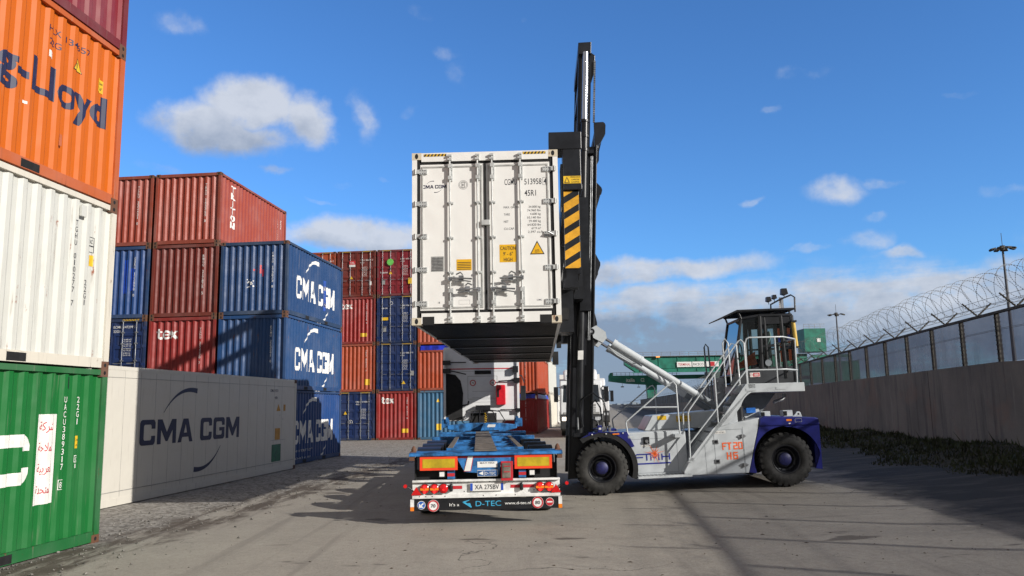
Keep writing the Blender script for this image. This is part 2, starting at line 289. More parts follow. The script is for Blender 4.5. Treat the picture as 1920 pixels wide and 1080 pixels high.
# ------------------------------------------------------------------ mesh builder
class MB:
    def __init__(s): s.v = []; s.f = []; s.m = []; s.sm = []
    def add(s, vs, fs, mi=0, smooth=False):
        o = len(s.v); s.v += [tuple(p) for p in vs]; s.f += [tuple(i+o for i in f) for f in fs]; s.m += [mi]*len(fs); s.sm += [smooth]*len(fs); return s
    def box(s, x0, x1, y0, y1, z0, z1, mi=0):
        if x0 > x1: x0, x1 = x1, x0
        if y0 > y1: y0, y1 = y1, y0
        if z0 > z1: z0, z1 = z1, z0
        return s.add([(x0, y0, z0), (x1, y0, z0), (x1, y1, z0), (x0, y1, z0), (x0, y0, z1), (x1, y0, z1), (x1, y1, z1), (x0, y1, z1)],
                     [(0, 3, 2, 1), (4, 5, 6, 7), (0, 1, 5, 4), (1, 2, 6, 5), (2, 3, 7, 6), (3, 0, 4, 7)], mi)
    def prism(s, pts, y0, y1, mi=0, plane='xz'):
        """polygon extruded: pts in xz extruded along y (or 'xy' along z, 'yz' along x)"""
        def P(p, d): return {'xz': (p[0], d, p[1]), 'xy': (p[0], p[1], d), 'yz': (d, p[0], p[1])}[plane]
        n = len(pts); vs = [P(p, y0) for p in pts]+[P(p, y1) for p in pts]
        fs = [tuple(range(n)), tuple(range(2*n-1, n-1, -1))]+[(i, i+n, (i+1) % n+n, (i+1) % n) for i in range(n)]
        return s.add(vs, fs, mi)
    def cyl(s, p0, p1, r, n=16, r1=None, mi=0, caps=True, smooth=True):
        p0 = Vector(p0); p1 = Vector(p1); d = (p1-p0).normalized(); a = d.orthogonal().normalized(); b = d.cross(a); r1 = r if r1 is None else r1
        vs = [p0+(a*cos(t)+b*sin(t))*r for t in [2*pi*i/n for i in range(n)]]+[p1+(a*cos(t)+b*sin(t))*r1 for t in [2*pi*i/n for i in range(n)]]
        s.add(vs, [(i, (i+1) % n, (i+1) % n+n, i+n) for i in range(n)], mi, smooth)
        if caps: s.add(vs, [tuple(range(n-1, -1, -1)), tuple(range(n, 2*n))], mi)
        return s
    def tube(s, path, r, n=8, mi=0, closed=False):
        P = [Vector(p) for p in path]; m = len(P); vs = []; prev = None
        for i, p in enumerate(P):
            if closed: d = (P[(i+1) % m]-P[i-1])
            else: d = (P[min(i+1, m-1)]-P[max(i-1, 0)])
            d.normalize()
            a = d.orthogonal().normalized() if prev is None else (prev-d*prev.dot(d)).normalized()
            prev = a; b = d.cross(a)
            vs += [p+(a*cos(2*pi*k/n)+b*sin(2*pi*k/n))*r for k in range(n)]
        fs = []
        for i in range(m if closed else m-1):
            j = (i+1) % m
            fs += [(i*n+k, i*n+(k+1) % n, j*n+(k+1) % n, j*n+k) for k in range(n)]
        s.add(vs, fs, mi, True)
        if not closed: s.add(vs, [tuple(range(n-1, -1, -1)), tuple(range((m-1)*n, m*n))], mi)
        return s
    def lathe(s, prof, c, axis='y', n=40, mi=0, smooth=True):
        """prof: (radius, offset along axis)"""
        vs = []
        for r, o in prof:
            for k in range(n):
                t = 2*pi*k/n; a, b = r*cos(t), r*sin(t)
                vs.append({'y': (c[0]+a, c[1]+o, c[2]+b), 'x': (c[0]+o, c[1]+a, c[2]+b), 'z': (c[0]+a, c[1]+b, c[2]+o)}[axis])
        fs = [(i*n+k, i*n+(k+1) % n, (i+1)*n+(k+1) % n, (i+1)*n+k) for i in range(len(prof)-1) for k in range(n)]
        return s.add(vs, fs, mi, smooth)
    def disc(s, c, r, nrm='y', n=24, mi=0, d=.004, back=1):
        c = Vector(c); off = {'y': Vector((0, back*d, 0)), 'x': Vector((back*d, 0, 0)), 'z': Vector((0, 0, back*d))}[nrm]
        return s.cyl(c, c+off, r, n, mi=mi, smooth=False)
    def build(s, name, mats, parent=None, bevel=0, loc=None):
        me = bpy.data.meshes.new(name); me.from_pydata(s.v, [], s.f)
        if not isinstance(mats, (list, tuple)): mats = [mats]
        for m in mats: me.materials.append(m)
        me.polygons.foreach_set('material_index', s.m); me.polygons.foreach_set('use_smooth', s.sm); me.update()
        if 1 < len(me.polygons) < 4000: bm = bmesh.new(); bm.from_mesh(me); bmesh.ops.recalc_face_normals(bm, faces=bm.faces); bm.to_mesh(me); bm.free()
        o = bpy.data.objects.new(name, me); COL.objects.link(o)
        if parent: o.parent = parent
        if loc: o.location = loc
        if bevel:
            b = o.modifiers.new('bevel', 'BEVEL'); b.width = bevel; b.segments = 2; b.limit_method = 'ANGLE'; b.angle_limit = radians(40)
        return o
def tag(o, label, cat, group=None, kind=None):
    if label: o['label'] = label
    if cat: o['category'] = cat
    if group: o['group'] = group
    if kind: o['kind'] = kind
    return o
def thing(name, label, cat, loc=(0, 0, 0), yaw=0, group=None):
    o = bpy.data.objects.new(name, None); COL.objects.link(o); o.empty_display_size = .3
    o.location = loc; o.rotation_euler = (0, 0, -yaw); return tag(o, label, cat, group)

# ------------------------------------------------------------------ lettering
def text2d(txt, h, w=None, bold=0.0, align='L'):
    """flat mesh of a text: cap height h, total width w"""
    c = bpy.data.curves.new('t', 'FONT'); c.body = txt; c.size = 1; c.offset = bold*.4; c.resolution_u = 4
    o = bpy.data.objects.new('t', c); COL.objects.link(o); bpy.context.view_layer.update()
    me = o.to_mesh(); vs = [v.co.copy() for v in me.vertices]; fs = [tuple(p.vertices) for p in me.polygons]
    o.to_mesh_clear(); bpy.data.objects.remove(o); bpy.data.curves.remove(c)
    if not vs: return [], []
    x0 = min(v.x for v in vs); x1 = max(v.x for v in vs); y0 = 0.0
    cap = .729
    sy = h/cap; sx = sy if w is None else w/(x1-x0)
    tw = (x1-x0)*sx; ox = {'L': 0, 'C': -tw/2, 'R': -tw}[align]
    return [((v.x-x0)*sx+ox, (v.y-y0)*sy) for v in vs], fs
class Marks:
    """2-D marks (u right, v up) laid on a surface given by fn(u,v)->xyz, cut at the surface's folds"""
    def __init__(s): s.vs = []; s.fs = []
    def poly(s, pts): o = len(s.vs); s.vs += list(pts); s.fs.append(tuple(range(o, o+len(pts)))); return s
    def rect(s, u0, v0, u1, v1): return s.poly([(u0, v0), (u1, v0), (u1, v1), (u0, v1)])
    def frame(s, u0, v0, u1, v1, t=.008):
        return s.rect(u0, v0, u1, v0+t).rect(u0, v1-t, u1, v1).rect(u0, v0+t, u0+t, v1-t).rect(u1-t, v0+t, u1, v1-t)
    def text(s, txt, u, v, h, w=None, bold=0, align='L'):
        a, f = text2d(txt, h, w, bold, align); o = len(s.vs); s.vs += [(p[0]+u, p[1]+v) for p in a]; s.fs += [tuple(i+o for i in q) for q in f]; return s
    def block(s, word, u, v, h, w, tk=.26, gap=.13):
        """heavy block capitals (C M A G)"""
        wd = {'C': 1.0, 'G': 1.04, 'M': 1.32, 'A': 1.14}; tot = sum(wd[c] for c in word)+gap*(len(word)-1); k = w/tot; x = u
        for c in word:
            W_ = wd[c]*k; t = tk*k; tv = .19*h; P = lambda a, b: (x+a, v+b*h)
            if c == 'M': s.poly([P(0, 0), P(0, 1), P(t*1.25, 1), P(W_/2, .48), P(W_-t*1.25, 1), P(W_, 1), P(W_, 0), P(W_-t, 0), P(W_-t, .56), P(W_/2+.05*W_, .10), P(W_/2-.05*W_, .10), P(t, .56), P(t, 0)])
            elif c == 'A':
                L_ = [(0, 0), (.33*W_, 1), (.5*W_, 1), (.5*W_, .76), (.40*W_, .40), (.5*W_, .40), (.5*W_, .22), (t+.07*W_, .22), (t, 0)]
                s.poly([P(*q) for q in L_]); s.poly([P(W_-a, b) for a, b in reversed(L_)])
            else:
                c1 = .13*k; cv = .13; i1 = .05*k; iv = .06; tt = .19
                out = [(W_, 1-.36), (W_, 1-cv), (W_-c1*.35, 1-cv*.35), (W_-c1, 1), (c1, 1), (c1*.35, 1-cv*.35), (0, 1-cv), (0, cv), (c1*.35, cv*.35), (c1, 0), (W_-c1, 0), (W_-c1*.35, cv*.35), (W_, cv)]
                if c == 'C': out += [(W_, .36), (W_-t, .36)]
                else: out += [(W_, .54), (.52*W_, .54), (.52*W_, .38), (W_-t, .38)]
                out += [(W_-t, tt+iv), (W_-t-i1, tt), (t+i1, tt), (t, tt+iv), (t, 1-tt-iv), (t+i1, 1-tt), (W_-t-i1, 1-tt), (W_-t, 1-tt-iv), (W_-t, 1-.36)]
                s.poly([P(*q) for q in out])
            x += W_+gap*k
        return s
    def vtext(s, txt, u, v, h, pitch, w=None, bold=0):
        for i, c in enumerate(txt):
            if c != ' ': s.text(c, u, v-h-i*pitch, h, (w if c not in '1I' else w*.35) if w else None, bold, 'C')
        return s
    def ring(s, u, v, r0, r1, n=28):
        for i in range(n):
            a, b = 2*pi*i/n, 2*pi*(i+1)/n
            s.poly([(u+r0*cos(a), v+r0*sin(a)), (u+r1*cos(a), v+r1*sin(a)), (u+r1*cos(b), v+r1*sin(b)), (u+r0*cos(b), v+r0*sin(b))])
        return s
    def circle(s, u, v, r, n=24): return s.poly([(u+r*cos(2*pi*i/n), v+r*sin(2*pi*i/n)) for i in range(n)])
    def stroke(s, pts, t0, t1=None, n=None):
        t1 = t0 if t1 is None else t1; m = len(pts)
        L = []; R = []
        for i, p in enumerate(pts):
            a = pts[max(i-1, 0)]; b = pts[min(i+1, m-1)]; d = Vector((b[0]-a[0], b[1]-a[1])).normalized(); t = (t0+(t1-t0)*i/(m-1))/2
            L.append((p[0]-d.y*t, p[1]+d.x*t)); R.append((p[0]+d.y*t, p[1]-d.x*t))
        for i in range(m-1): s.poly([L[i], R[i], R[i+1], L[i+1]])
        return s
    def build(s, name, mat, parent, fn, breaks=None):
        if not s.fs: return None
        bm = bmesh.new(); vv = [bm.verts.new((a, b, 0)) for a, b in s.vs]
        for f in s.fs:
            try: bm.faces.new([vv[i] for i in f])
            except ValueError: pass
        if breaks:
            u0 = min(a for a, b in s.vs); u1 = max(a for a, b in s.vs)
            for k in breaks:
                if u0 < k < u1: bmesh.ops.bisect_plane(bm, geom=bm.verts[:]+bm.edges[:]+bm.faces[:], dist=1e-6, plane_co=(k, 0, 0), plane_no=(1, 0, 0))
        for v in bm.verts: v.co = Vector(fn(v.co.x, v.co.y))
        me = bpy.data.meshes.new(name); bm.to_mesh(me); bm.free(); me.materials.append(mat)
        o = bpy.data.objects.new(name, me); COL.objects.link(o); o.parent = parent; return o
def tex_word(m, u, v, h, w):
    t = .085*w/.72; x = u; a = h*.72
    m.stroke([(x+t*1.2, v+h*.95), (x+t*1.2, v+.12*h), (x+t*1.9, v+.03*h), (x+t*2.6, v+.08*h)], t).rect(x, v+a-.05, x+t*2.4, v+a)
    x = u+w*.34; r = a/2; pts = [(x+r+r*.92*cos(radians(d)), v+r+r*.95*sin(radians(d))) for d in range(0, 325, 18)]; m.stroke(pts, t*.8).rect(x+.03, v+r-.02, x+2*r-.01, v+r+.02)
    x = u+w*.70; m.stroke([(x, v+a), (x+w*.28, v)], t*1.1).stroke([(x+w*.26, v+a), (x+.01, v)], t*.6).rect(x-.02, v+a-.03, x+.08, v+a).rect(x+w*.20, v, x+w*.33, v+.03).rect(x-.02, v, x+.06, v+.03).rect(x+w*.2, v+a-.03, x+w*.31, v+a)
    return m
def swoosh(m, p0, p1, bulge, t0, t1, n=14):
    """tapered arc from p0 (thickness t0) to p1 (thickness t1)"""
    p0 = Vector(p0); p1 = Vector(p1); d = p1-p0; nn = Vector((-d.y, d.x)); pts = []
    for i in range(n+1):
        t = i/n; q = p0+d*t+nn*(4*t*(1-t)*bulge); pts.append((q.x, q.y))
    m.stroke(pts, t0, t1); return m

# ------------------------------------------------------------------ containers
CW = 2.438
def wave(period, depth, a, b):
    """trapezoid corrugation over [a,b]: list of (u, inward offset)"""
    n = max(1, int(round((b-a)/period))); p = (b-a)/n; out = []
    for i in range(n):
        s = a+i*p
        out += [(s, 0), (s+p*.27, 0), (s+p*.48, depth), (s+p*.79, depth)]
    out.append((b, 0)); return out
def wave_fn(pts):
    def f(u):
        if u <= pts[0][0] or u >= pts[-1][0]: return 0
        for (a, p), (b, q) in zip(pts, pts[1:]):
            if a <= u <= b: return p+(q-p)*(u-a)/(b-a) if b > a else p
        return 0
    return f
def sheet(mb, pts, fn, z0, z1, mi=0):
    for (a, p), (b, q) in zip(pts, pts[1:]):
        mb.add([fn(a, z0, p), fn(b, z0, q), fn(b, z1, q), fn(a, z1, p)], [(0, 1, 2, 3)], mi)
class Container:
    def __init__(s, label, corner, z, L=6.058, H=2.591, yaw=YA, col=None, frame=None, front='corr', side='corr', group=None, name='shipping_container', tarp=False, rusty=.4, jitter=True, tilt=0):
        """corner: near right bottom corner (x, y). Local: x right, y away, origin at base centre"""
        a, ap = ax(yaw); c = Vector((corner[0], corner[1], 0))-ap*CW/2+a*L/2; 
        s.L, s.H = L, H; s.T = thing(name, label, 'shipping container', (c.x, c.y, z), yaw, group); s.T.rotation_euler.y = tilt
        T = s.T; hx, hy = CW/2, L/2; s.hx, s.hy = hx, hy
        frame = frame or FRM.get(col.name, col); s.col = col
        # frame: posts and rails
        f = MB(); pw = .085; H1 = H-.32 if tarp else H
        for sx in (-1, 1):
            for sy in (-1, 1): f.box(sx*(hx-.003), sx*(hx-pw), sy*(hy-.003), sy*(hy-pw*1.5), .12, (H if not tarp else H)-.12)
            f.box(sx*(hx-.004), sx*(hx-.06), -hy+.15, hy-.15, .02 if side != 'flat' else 0.02, .17)
            f.box(sx*(hx-.006), sx*(hx-.07), -hy+.15, hy-.15, H1-.09, H1-.01)
        for sy in (-1, 1):
            f.box(-hx+.16, hx-.16, sy*(hy-.004), sy*(hy-.07), .02, .15); f.box(-hx+.16, hx-.16, sy*(hy-.006), sy*(hy-.07), H1-.12, H1-.012)
        f.build('frame', frame, T)
        # corner castings
        for sx in (-1, 1):
            for sy in (-1, 1):
                for z0 in (0, H-.118):
                    m = MB(); cx, cy = sx*(hx-.08), sy*(hy-.09)
                    m.box(cx-.08, cx+.08, cy-.09, cy+.09, z0, z0+.118)
                    m.prism([(cx+.03*cos(t)*(.9 if True else 1), z0+.06+.046*sin(t)) for t in [2*pi*i/12 for i in range(12)]], sy*(hy+.001), sy*(hy+.003), 1)
                    m.cyl((sx*hx+sx*.001, cy, z0+.06), (sx*hx+sx*.002, cy, z0+.06), .030, 10, mi=1, smooth=False)
                    m.build('corner_casting', [PC['cast'] if front == 'reefer' else M_RUST, M_BLACKM], T)
        # side walls
        s.inset = .035
        if side == 'corr': s.sw = wave(.278, .036, -hy+pw*1.5, hy-pw*1.5)
        else: s.sw = [(-hy+.1, 0), (hy-.1, 0)]; s.inset = .012
        s.swf = wave_fn(s.sw)
        for sx in (1, -1):
            m = MB(); sheet(m, s.sw, lambda u, z, d: (sx*(hx-s.inset-d), u, z), .15, H1-.06)
            if side == 'corr' and L < 7:
                pass
            m.build('side_wall', col, T)
        if side == 'flat':
            m = MB(); 
            for k in range(1, int(L/.61)):
                y = -hy+k*.61; m.box(hx-s.inset, hx-s.inset+.0015, y-.004, y+.004, .2, H1-.1)
            m.box(hx-s.inset-.001, hx-.004, -hy+.1, hy-.1, .30, .315); m.box(hx-s.inset-.001, hx-.005, -hy+.1, hy-.1, H1-.25, H1-.24)
            m.build('panel_seams', plain('seam_grey', (.32, .31, .29), .6), T)
        elif L < 7:
            for y in (-1.03, 1.03): m = MB(); m.box(hx-.0035, hx-.002, y-.18, y+.18, .03, .145); m.build('fork_pocket', M_BLACKM, T)
        # welded repair plates
        rp = random.Random(int(abs(corner[0]*77+z*31+corner[1]*13)))
        if side == 'corr' and L < 7:
            for k in range(rp.choice((0, 1, 1, 2))):
                u = rp.uniform(.8, L-.9)-hy; m = MB(); n_ = rp.uniform(.10, .22); zz = rp.uniform(.35, H-.6)
                # follow the outer flat nearest to u
                fl = min([p_[0] for p_ in s.sw if p_[1] == 0], key=lambda q: abs(q-u)); m.box(hx-s.inset, hx-s.inset+.004, fl+.008, fl+.066, zz, zz+n_); m.build('repair_plate', frame, T)
        # ends
        s.fw = wave(.25, .045, -hx+pw, hx-pw); s.fwf = wave_fn(s.fw); s.fin = .035
        m = MB(); sheet(m, s.fw, lambda u, z, d: (u, hy-s.fin-d, z), .14, H1-.08); m.build('end_wall', col, T)
        s.front = front
        if front == 'corr':
            m = MB(); sheet(m, s.fw, lambda u, z, d: (u, -hy+s.fin+d, z), .14, H1-.08); m.build('end_wall', col, T)
        elif front == 'door': s.doors(col)
        # roof and floor
        if not tarp:
            m = MB(); m.box(-hx+.05, hx-.05, -hy+.06, hy-.06, H-.06, H-.025); m.build('roof', col, T)
        else:
            m = MB(); n = 24
            for k in range(n):
                y0 = -hy+L*k/n; y1 = -hy+L*(k+1)/n
                m.add([(-hx+.1, y0, H-.04), (hx-.1, y0, H-.04), (hx-.1, y1, H-.04), (-hx+.1, y1, H-.04)], [(0, 1, 2, 3)])
                for sx in (-1, 1): m.add([(sx*(hx-.1), y0, H-.04), (sx*(hx-.1), y1, H-.04), (sx*(hx+.005), y1, H-.34), (sx*(hx+.005), y0, H-.34)], [(0, 1, 2, 3)])
            n = 16
            for k in range(n):
                x0 = -hx+.17+(CW-.34)*k/n; x1 = -hx+.17+(CW-.34)*(k+1)/n; wv = .012 if k % 2 else 0
                m.add([(x0, -hy+.02, H-.06), (x1, -hy+.02, H-.06), (x1, -hy-.008+(wv if k < n-1 else 0)*.5, H-.33-wv), (x0, -hy-.008, H-.33)], [(0, 1, 2, 3)])
            m.build('tarpaulin', plain('blue_tarpaulin', (.02, .04, .50), .35, noise=.3, scale=2), T)
        m = MB(); m.box(-hx+.05, hx-.05, -hy+.07, hy-.07, .13, .16); m.build('floor', M_BLACKM, T)
    def R(s, u, v): return (s.hx-s.inset-s.swf(u-s.hy)+.004, u-s.hy, v)
    def Fr(s, u, v): return (u-s.hx, (-s.hy+s.fin+s.fwf(u-s.hx)-.004) if s.front == 'corr' else -s.hy+.021, v)
    def side_marks(s, mk, mat, name='lettering'): return mk.build(name, mat, s.T, s.R, [p[0]+s.hy for p in s.sw] if len(s.sw) > 2 else None)
    def front_marks(s, mk, mat, name='lettering'): return mk.build(name, mat, s.T, s.Fr, [p[0]+s.hx for p in s.fw] if s.front == 'corr' else None)
    def doors(s, col):
        H, hx, hy = s.H, s.hx, s.hy
        for sx in (-1, 1):
            m = MB(); x0, x1 = (-hx+.1, -.012) if sx < 0 else (.012, hx-.1)
            y = -hy+.03; hs = (H-.30)/5
            for k in range(5):
                za = .16+k*hs; m.box(x0, x1, y, y+.04, za, za+hs*.2); m.add([(x0, y, za+hs*.2), (x1, y, za+hs*.2), (x1, y+.03, za+hs*.3), (x0, y+.03, za+hs*.3)], [(0, 1, 2, 3)])
                m.add([(x0, y+.03, za+hs*.3), (x1, y+.03, za+hs*.3), (x1, y+.03, za+hs*.9), (x0, y+.03, za+hs*.9)], [(0, 1, 2, 3)])
                m.add([(x0, y+.03, za+hs*.9), (x1, y+.03, za+hs*.9), (x1, y, za+hs), (x0, y, za+hs)], [(0, 1, 2, 3)])
            m.box(x0, x0+.07, y-.002, y+.05, .15, H-.13); m.box(x1-.07, x1, y-.002, y+.05, .15, H-.13)
            d = m.build('door', col, s.T)
            for xb in ((-.88, -.38) if sx < 0 else (.38, .88)):
                b = MB(); b.cyl((xb, y-.045, .08), (xb, y-.045, H-.07), .017, 8)
                for zz in (.1, .55, 1.1, 1.7, H-.5, H-.1): b.box(xb-.045, xb+.045, y-.065, y-.001, zz-.02, zz+.03)
                b.box(xb-.02, xb+.30*(1 if xb*sx < .5 and True else 1)*(-sx), y-.07, y-.05, 1.0, 1.03)
                b.build('locking_bar', M_STEEL, d)
            b = MB()
            for k in range(4): zz = .35+k*(H-.7)/3; xh = sx*(hx-.06); b.box(xh-.07, xh+.07, y-.03, y-.002, zz-.05, zz+.05)
            b.build('hinges', col, d)
            hz = MB(); hz.box(sx*.35, sx*.95, -hy-.004, -hy+.01, H-.09, H-.03); hz.build('height_stripes', M_HAZS, d)

def cma_side(c, mat, u0=.95, u1=5.1, z0=.70, z1=1.52, lower=True, words=('CMA', 'CGM'), split=.50):
    m = Marks(); w = u1-u0
    m.block('CMA', u0, z0, z1-z0, w*.48); m.block('CGM', u0+w*.545, z0, z1-z0, w*.455)
    swoosh(m, (u0+w*.22, z1+.12), (u0+w*.56, z1+.75), .16, .02, .17)
    swoosh(m, (u0+w*.83, z0-.1), (u0+w*.50, z0-.62), .16, .02, .17)
    return c.side_marks(m, mat, 'logo_lettering')
def idcode(c, face, code, sub=None, u=1.89, z=2.2, h=.085, p=.098, mat=None, du=.18):
    m = Marks(); m.vtext(code, u, z, h, p, .055, .01)
    if sub: m.vtext(sub, u+du, z, h, p, .055, .01)
    (c.side_marks if face == 'R' else c.front_marks)(m, mat or M_WHT, 'identification_code')
def door_text(c, lines, h=.09, x=.14, z=2.25, mat=None):
    m = Marks()
    for i, t in enumerate(lines): m.text(t, 1.32+(x if i < 2 else .0), z-i*.15, h if i < 2 else h*.55, None, .006)
    for k in range(4): m.text('%d.%03d KG' % (30-k*7, 480-k*60), 1.62, z-.42-k*.16, .05); m.text('%d.%03d LB' % (67-k*11, 200-k*13), 1.62, z-.49-k*.16, .05)
    o = m.build('door_lettering', mat or M_WHT, c.T, lambda u, v: (u-c.hx, -c.hy+.0265, v))
    return o

# ------------------------------------------------------------------ ground
def build_ground():
    xs = [-900, -300, -120, -60, -30, -20, -14, -10, -7, -4, -2, -1, 0, .3]+[.3+.5*i for i in range(1, 9)]+[4.3+.45*i for i in range(1, 13)]+[10.0, 10.4, 11, 13, 20, 40, 90, 300, 900]
    ys = [-300, -60, -20, -8, 0, 4, 8, 12, 16, 20, 25, 30, 40, 55, 75, 100, 140, 200, 300, 500, 1000, 2500]
    m = MB(); vs = []
    for y in ys:
        for w in xs: x = w+.105*min(y, 400); vs.append((x, y, ground_z(x, min(y, 400)) if w <= 10 else .4275))
    n = len(xs); fs = [(j*n+i, j*n+i+1, (j+1)*n+i+1, (j+1)*n+i) for j in range(len(ys)-1) for i in range(n-1)]
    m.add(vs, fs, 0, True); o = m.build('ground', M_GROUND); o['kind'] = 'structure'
build_ground()

# ------------------------------------------------------------------ the container stacks
PC = {
 'green': paint('green_container_paint', (.010, .135, .030), .12, .12, .25),
 'orange': paint('orange_container_paint', (.53, .112, .005), .25, .0, .10, .5, streak=.4),
 'orangef': paint('orange_frame_paint', (.46, .10, .02), .75, .2, .3),
 'white': paint('white_container_paint', (.56, .56, .52), .85, .1, .60, rustcol=(.26, .10, .06), streak=.6),
 'burg': paint('burgundy_container_paint', (.20, .018, .026), .3, .25, .2),
 'triton': paint('brick_red_container_paint', (.31, .056, .033), .35, .25, .12),
 'brown': paint('brown_red_container_paint', (.15, .023, .016), .35, .2, .15),
 'tex': paint('red_container_paint', (.26, .019, .016), .25, .2, .15),
 'blue': paint('blue_container_paint', (.015, .050, .145), .45, .22, .2),
 'bluen': paint('bright_blue_container_paint', (.014, .055, .19), .35, .2, .2),
 'navy': paint('navy_container_paint', (.012, .028, .10), .3, .2, .2),
 'lblue': paint('light_blue_container_paint', (.045, .13, .23), .4, .3, .35),
 'ored': paint('orange_red_container_paint', (.36, .060, .020), .3, .2, .15),
 'reefer': paint('cream_reefer_paint', (.59, .56, .495), .05, .04, .30, streak=.30),
 'white2': paint('clean_white_container_paint', (.80, .79, .76), -1.2, .02, .02, .35, streak=.05),
 'cast': paint('rusty_cream_casting_paint', (.62, .55, .42), 1.5, .2, .5, rustcol=(.22, .08, .03)),
 'frost': paint('rusty_white_container_paint', (.62, .58, .50), .8, .2, .4),
}
_F = {'green': (.012, .12, .032), 'burg': (.15, .02, .025), 'triton': (.24, .05, .03), 'brown': (.15, .03, .02), 'tex': (.22, .025, .02), 'blue': (.02, .045, .10), 'bluen': (.02, .05, .13), 'navy': (.014, .028, .08), 'lblue': (.05, .12, .2), 'ored': (.30, .055, .022)}
FRM = {PC[k].name: paint(k+'_frame_paint', v, .95, .3, .35, .6) for k, v in _F.items()}
G = Vector((-6.311, 12.45, 0)); gc = G-A*6.058; g2 = (gc.x, gc.y)
KL = 'containers in the nearest stack'
c = Container('green container on the ground with a white panel of red Arabic script', g2, .0, col=PC['green'], group=KL)
C_GREEN = c
m = Marks()
def letter_C(m, u0, z0, w, h, t):
    r = .16; arc = lambda cx, cz, a0, a1, rr: [(cx+rr*cos(radians(a0+(a1-a0)*i/8)), cz+rr*sin(radians(a0+(a1-a0)*i/8))) for i in range(9)]
    for (cx, cz, a0, a1) in ((u0+w-r, z0+h-r, 90, 0), (u0+r, z0+h-r, 180, 90), (u0+r, z0+r, 270, 180), (u0+w-r, z0+r, 0, -90)):
        o = arc(cx, cz, a0, a1, r); i = arc(cx, cz, a0, a1, max(r-t, .002))
        for k in range(8): m.poly([o[k], o[k+1], i[k+1], i[k]])
    m.rect(u0+r, z0+h-t, u0+w-r, z0+h).rect(u0+r, z0, u0+w-r, z0+t).rect(u0, z0+r, u0+t, z0+h-r)
    m.rect(u0+w-t, z0+h-r-.06, u0+w, z0+h-r).rect(u0+w-t, z0+r, u0+w, z0+r+.06)
letter_C(m, 3.42, 1.0, 1.08, .66, .165)
m.text('UAS', .55, 1.0, .66, 2.7, .03)
c.side_marks(m, M_WHT, 'logo_lettering')
m = Marks().rect(4.60, .70, 5.02, 1.92); c.side_marks(m, M_WHT, 'white_panel')
m = Marks()
for i, t in enumerate(('\uFEB7\uFEAE\uFEDB\uFE94', '\uFE8D\uFEDF\uFEE4\uFEFC\uFEA3\uFE94', '\uFE8D\uFEDF\uFECC\uFEAE\uFE91\uFEF4\uFE94', '\uFE8D\uFEDF\uFEE4\uFE98\uFEA4\uFEAA\uFE93')):
    m.text(t[::-1], 4.68, 1.70-i*.285, .12, .26, .01)
m.build('red_script', M_REDL, c.T, lambda u, v: (lambda p: (p[0]+.004, p[1], p[2]))(c.R(u, v)), [p[0]+c.hy for p in c.sw])
idcode(c, 'R', 'UACU389317', None, 5.14, 2.17, .088, .105); m = Marks().frame(5.09, .86, 5.19, 1.0, .008).text('8', 5.14, .885, .088, .05, .01, 'C').vtext('22G1', 5.42, 2.17, .088, .105, .055, .01)
m.frame(5.40, 1.22, 5.50, 1.32, .01).text('C', 5.45, 1.24, .06, .045, .01, 'C').text('87', 5.45, 1.14, .06, .06, .006, 'C'); c.side_marks(m, M_WHT, 'data_marks')
c.side_marks(Marks().rect(5.40, 1.42, 5.50, 1.60), M_YEL, 'height_label')
m = Marks(); m.text('2.6m', 5.41, 1.53, .03).text("8'6\"", 5.42, 1.45, .03); m.build('label_print', M_BLKL, c.T, lambda u, v: (lambda p: (p[0]+.003, p[1], p[2]))(c.R(u, v)), [p[0]+c.hy for p in c.sw])
c.side_marks(Marks().frame(5.17, 2.28, 5.24, 2.45, .02), M_BLKL, 'document_holder')

c = Container('dirty white container with rust spots between the green and the orange ones', g2, 2.591, col=PC['white'], frame=PC['frost'], group=KL)
m = Marks().vtext('TGHU 010277 7', 5.14, 2.18, .085, .100, .05, .006).vtext('22G1', 5.415, 1.32, .085, .100, .05, .006)
m.frame(5.50, 1.86, 5.61, 2.0, .008).text('IC', 5.555, 1.9, .06, .06, .006, 'C').frame(5.50, 1.76, 5.61, 1.86, .008); c.side_marks(m, M_BLKL, 'identification_code')
c.side_marks(Marks().rect(5.52, 1.55, 5.61, 1.72), M_YEL, 'height_label')
mm = MB(); mm.box(c.hx-.03, c.hx+.004, 5.18-c.hy, 5.30-c.hy, 2.25, 2.42); mm.build('vent_cover', PC['white'], c.T)

c = Container('bright orange container with large dark lettering, between white and burgundy ones', g2, 5.182, col=PC['orange'], frame=PC['orangef'], group=KL)
c.side_marks(Marks().text('Hapag-Lloyd', 1.80, 1.19, .49, 3.88, .075), M_NAVYL, 'logo_lettering')
m = Marks().text('HLX', 4.28, 2.16, .10, .26, .004).text('134657', 4.68, 2.16, .10, .52, .004).text('22G', 4.30, 1.97, .10, .25, .004); c.side_marks(m, M_NAVYL, 'identification_code')
c.side_marks(Marks().rect(4.30, 1.78, 4.41, 1.88), M_WHT, 'white_label'); 
c.side_marks(Marks().poly([(4.84, 1.83), (5.06, 1.83), (4.95, 2.04)]), M_YEL, 'warning_triangle'); c.side_marks(Marks().rect(5.44, 1.72, 5.60, 1.93), M_YEL, 'height_label')
m = Marks().text('2.6m', 5.45, 1.85, .05, .13).text("8'6\"", 5.46, 1.76, .05, .12).rect(4.93, 1.88, 4.965, 1.96).stroke([(4.84, 1.83), (5.06, 1.83), (4.95, 2.04), (4.84, 1.83)], .012)
m.build('label_print', M_BLKL, c.T, lambda u, v: (lambda p: (p[0]+.003, p[1], p[2]))(c.R(u, v)), [p[0]+c.hy for p in c.sw])
c.side_marks(Marks().rect(3.9, .93, 3.97, .97), M_WHT, 'sticker')
c = Container('burgundy container on top of the orange one with dark lettering', g2, 7.773, col=PC['burg'], group=KL)
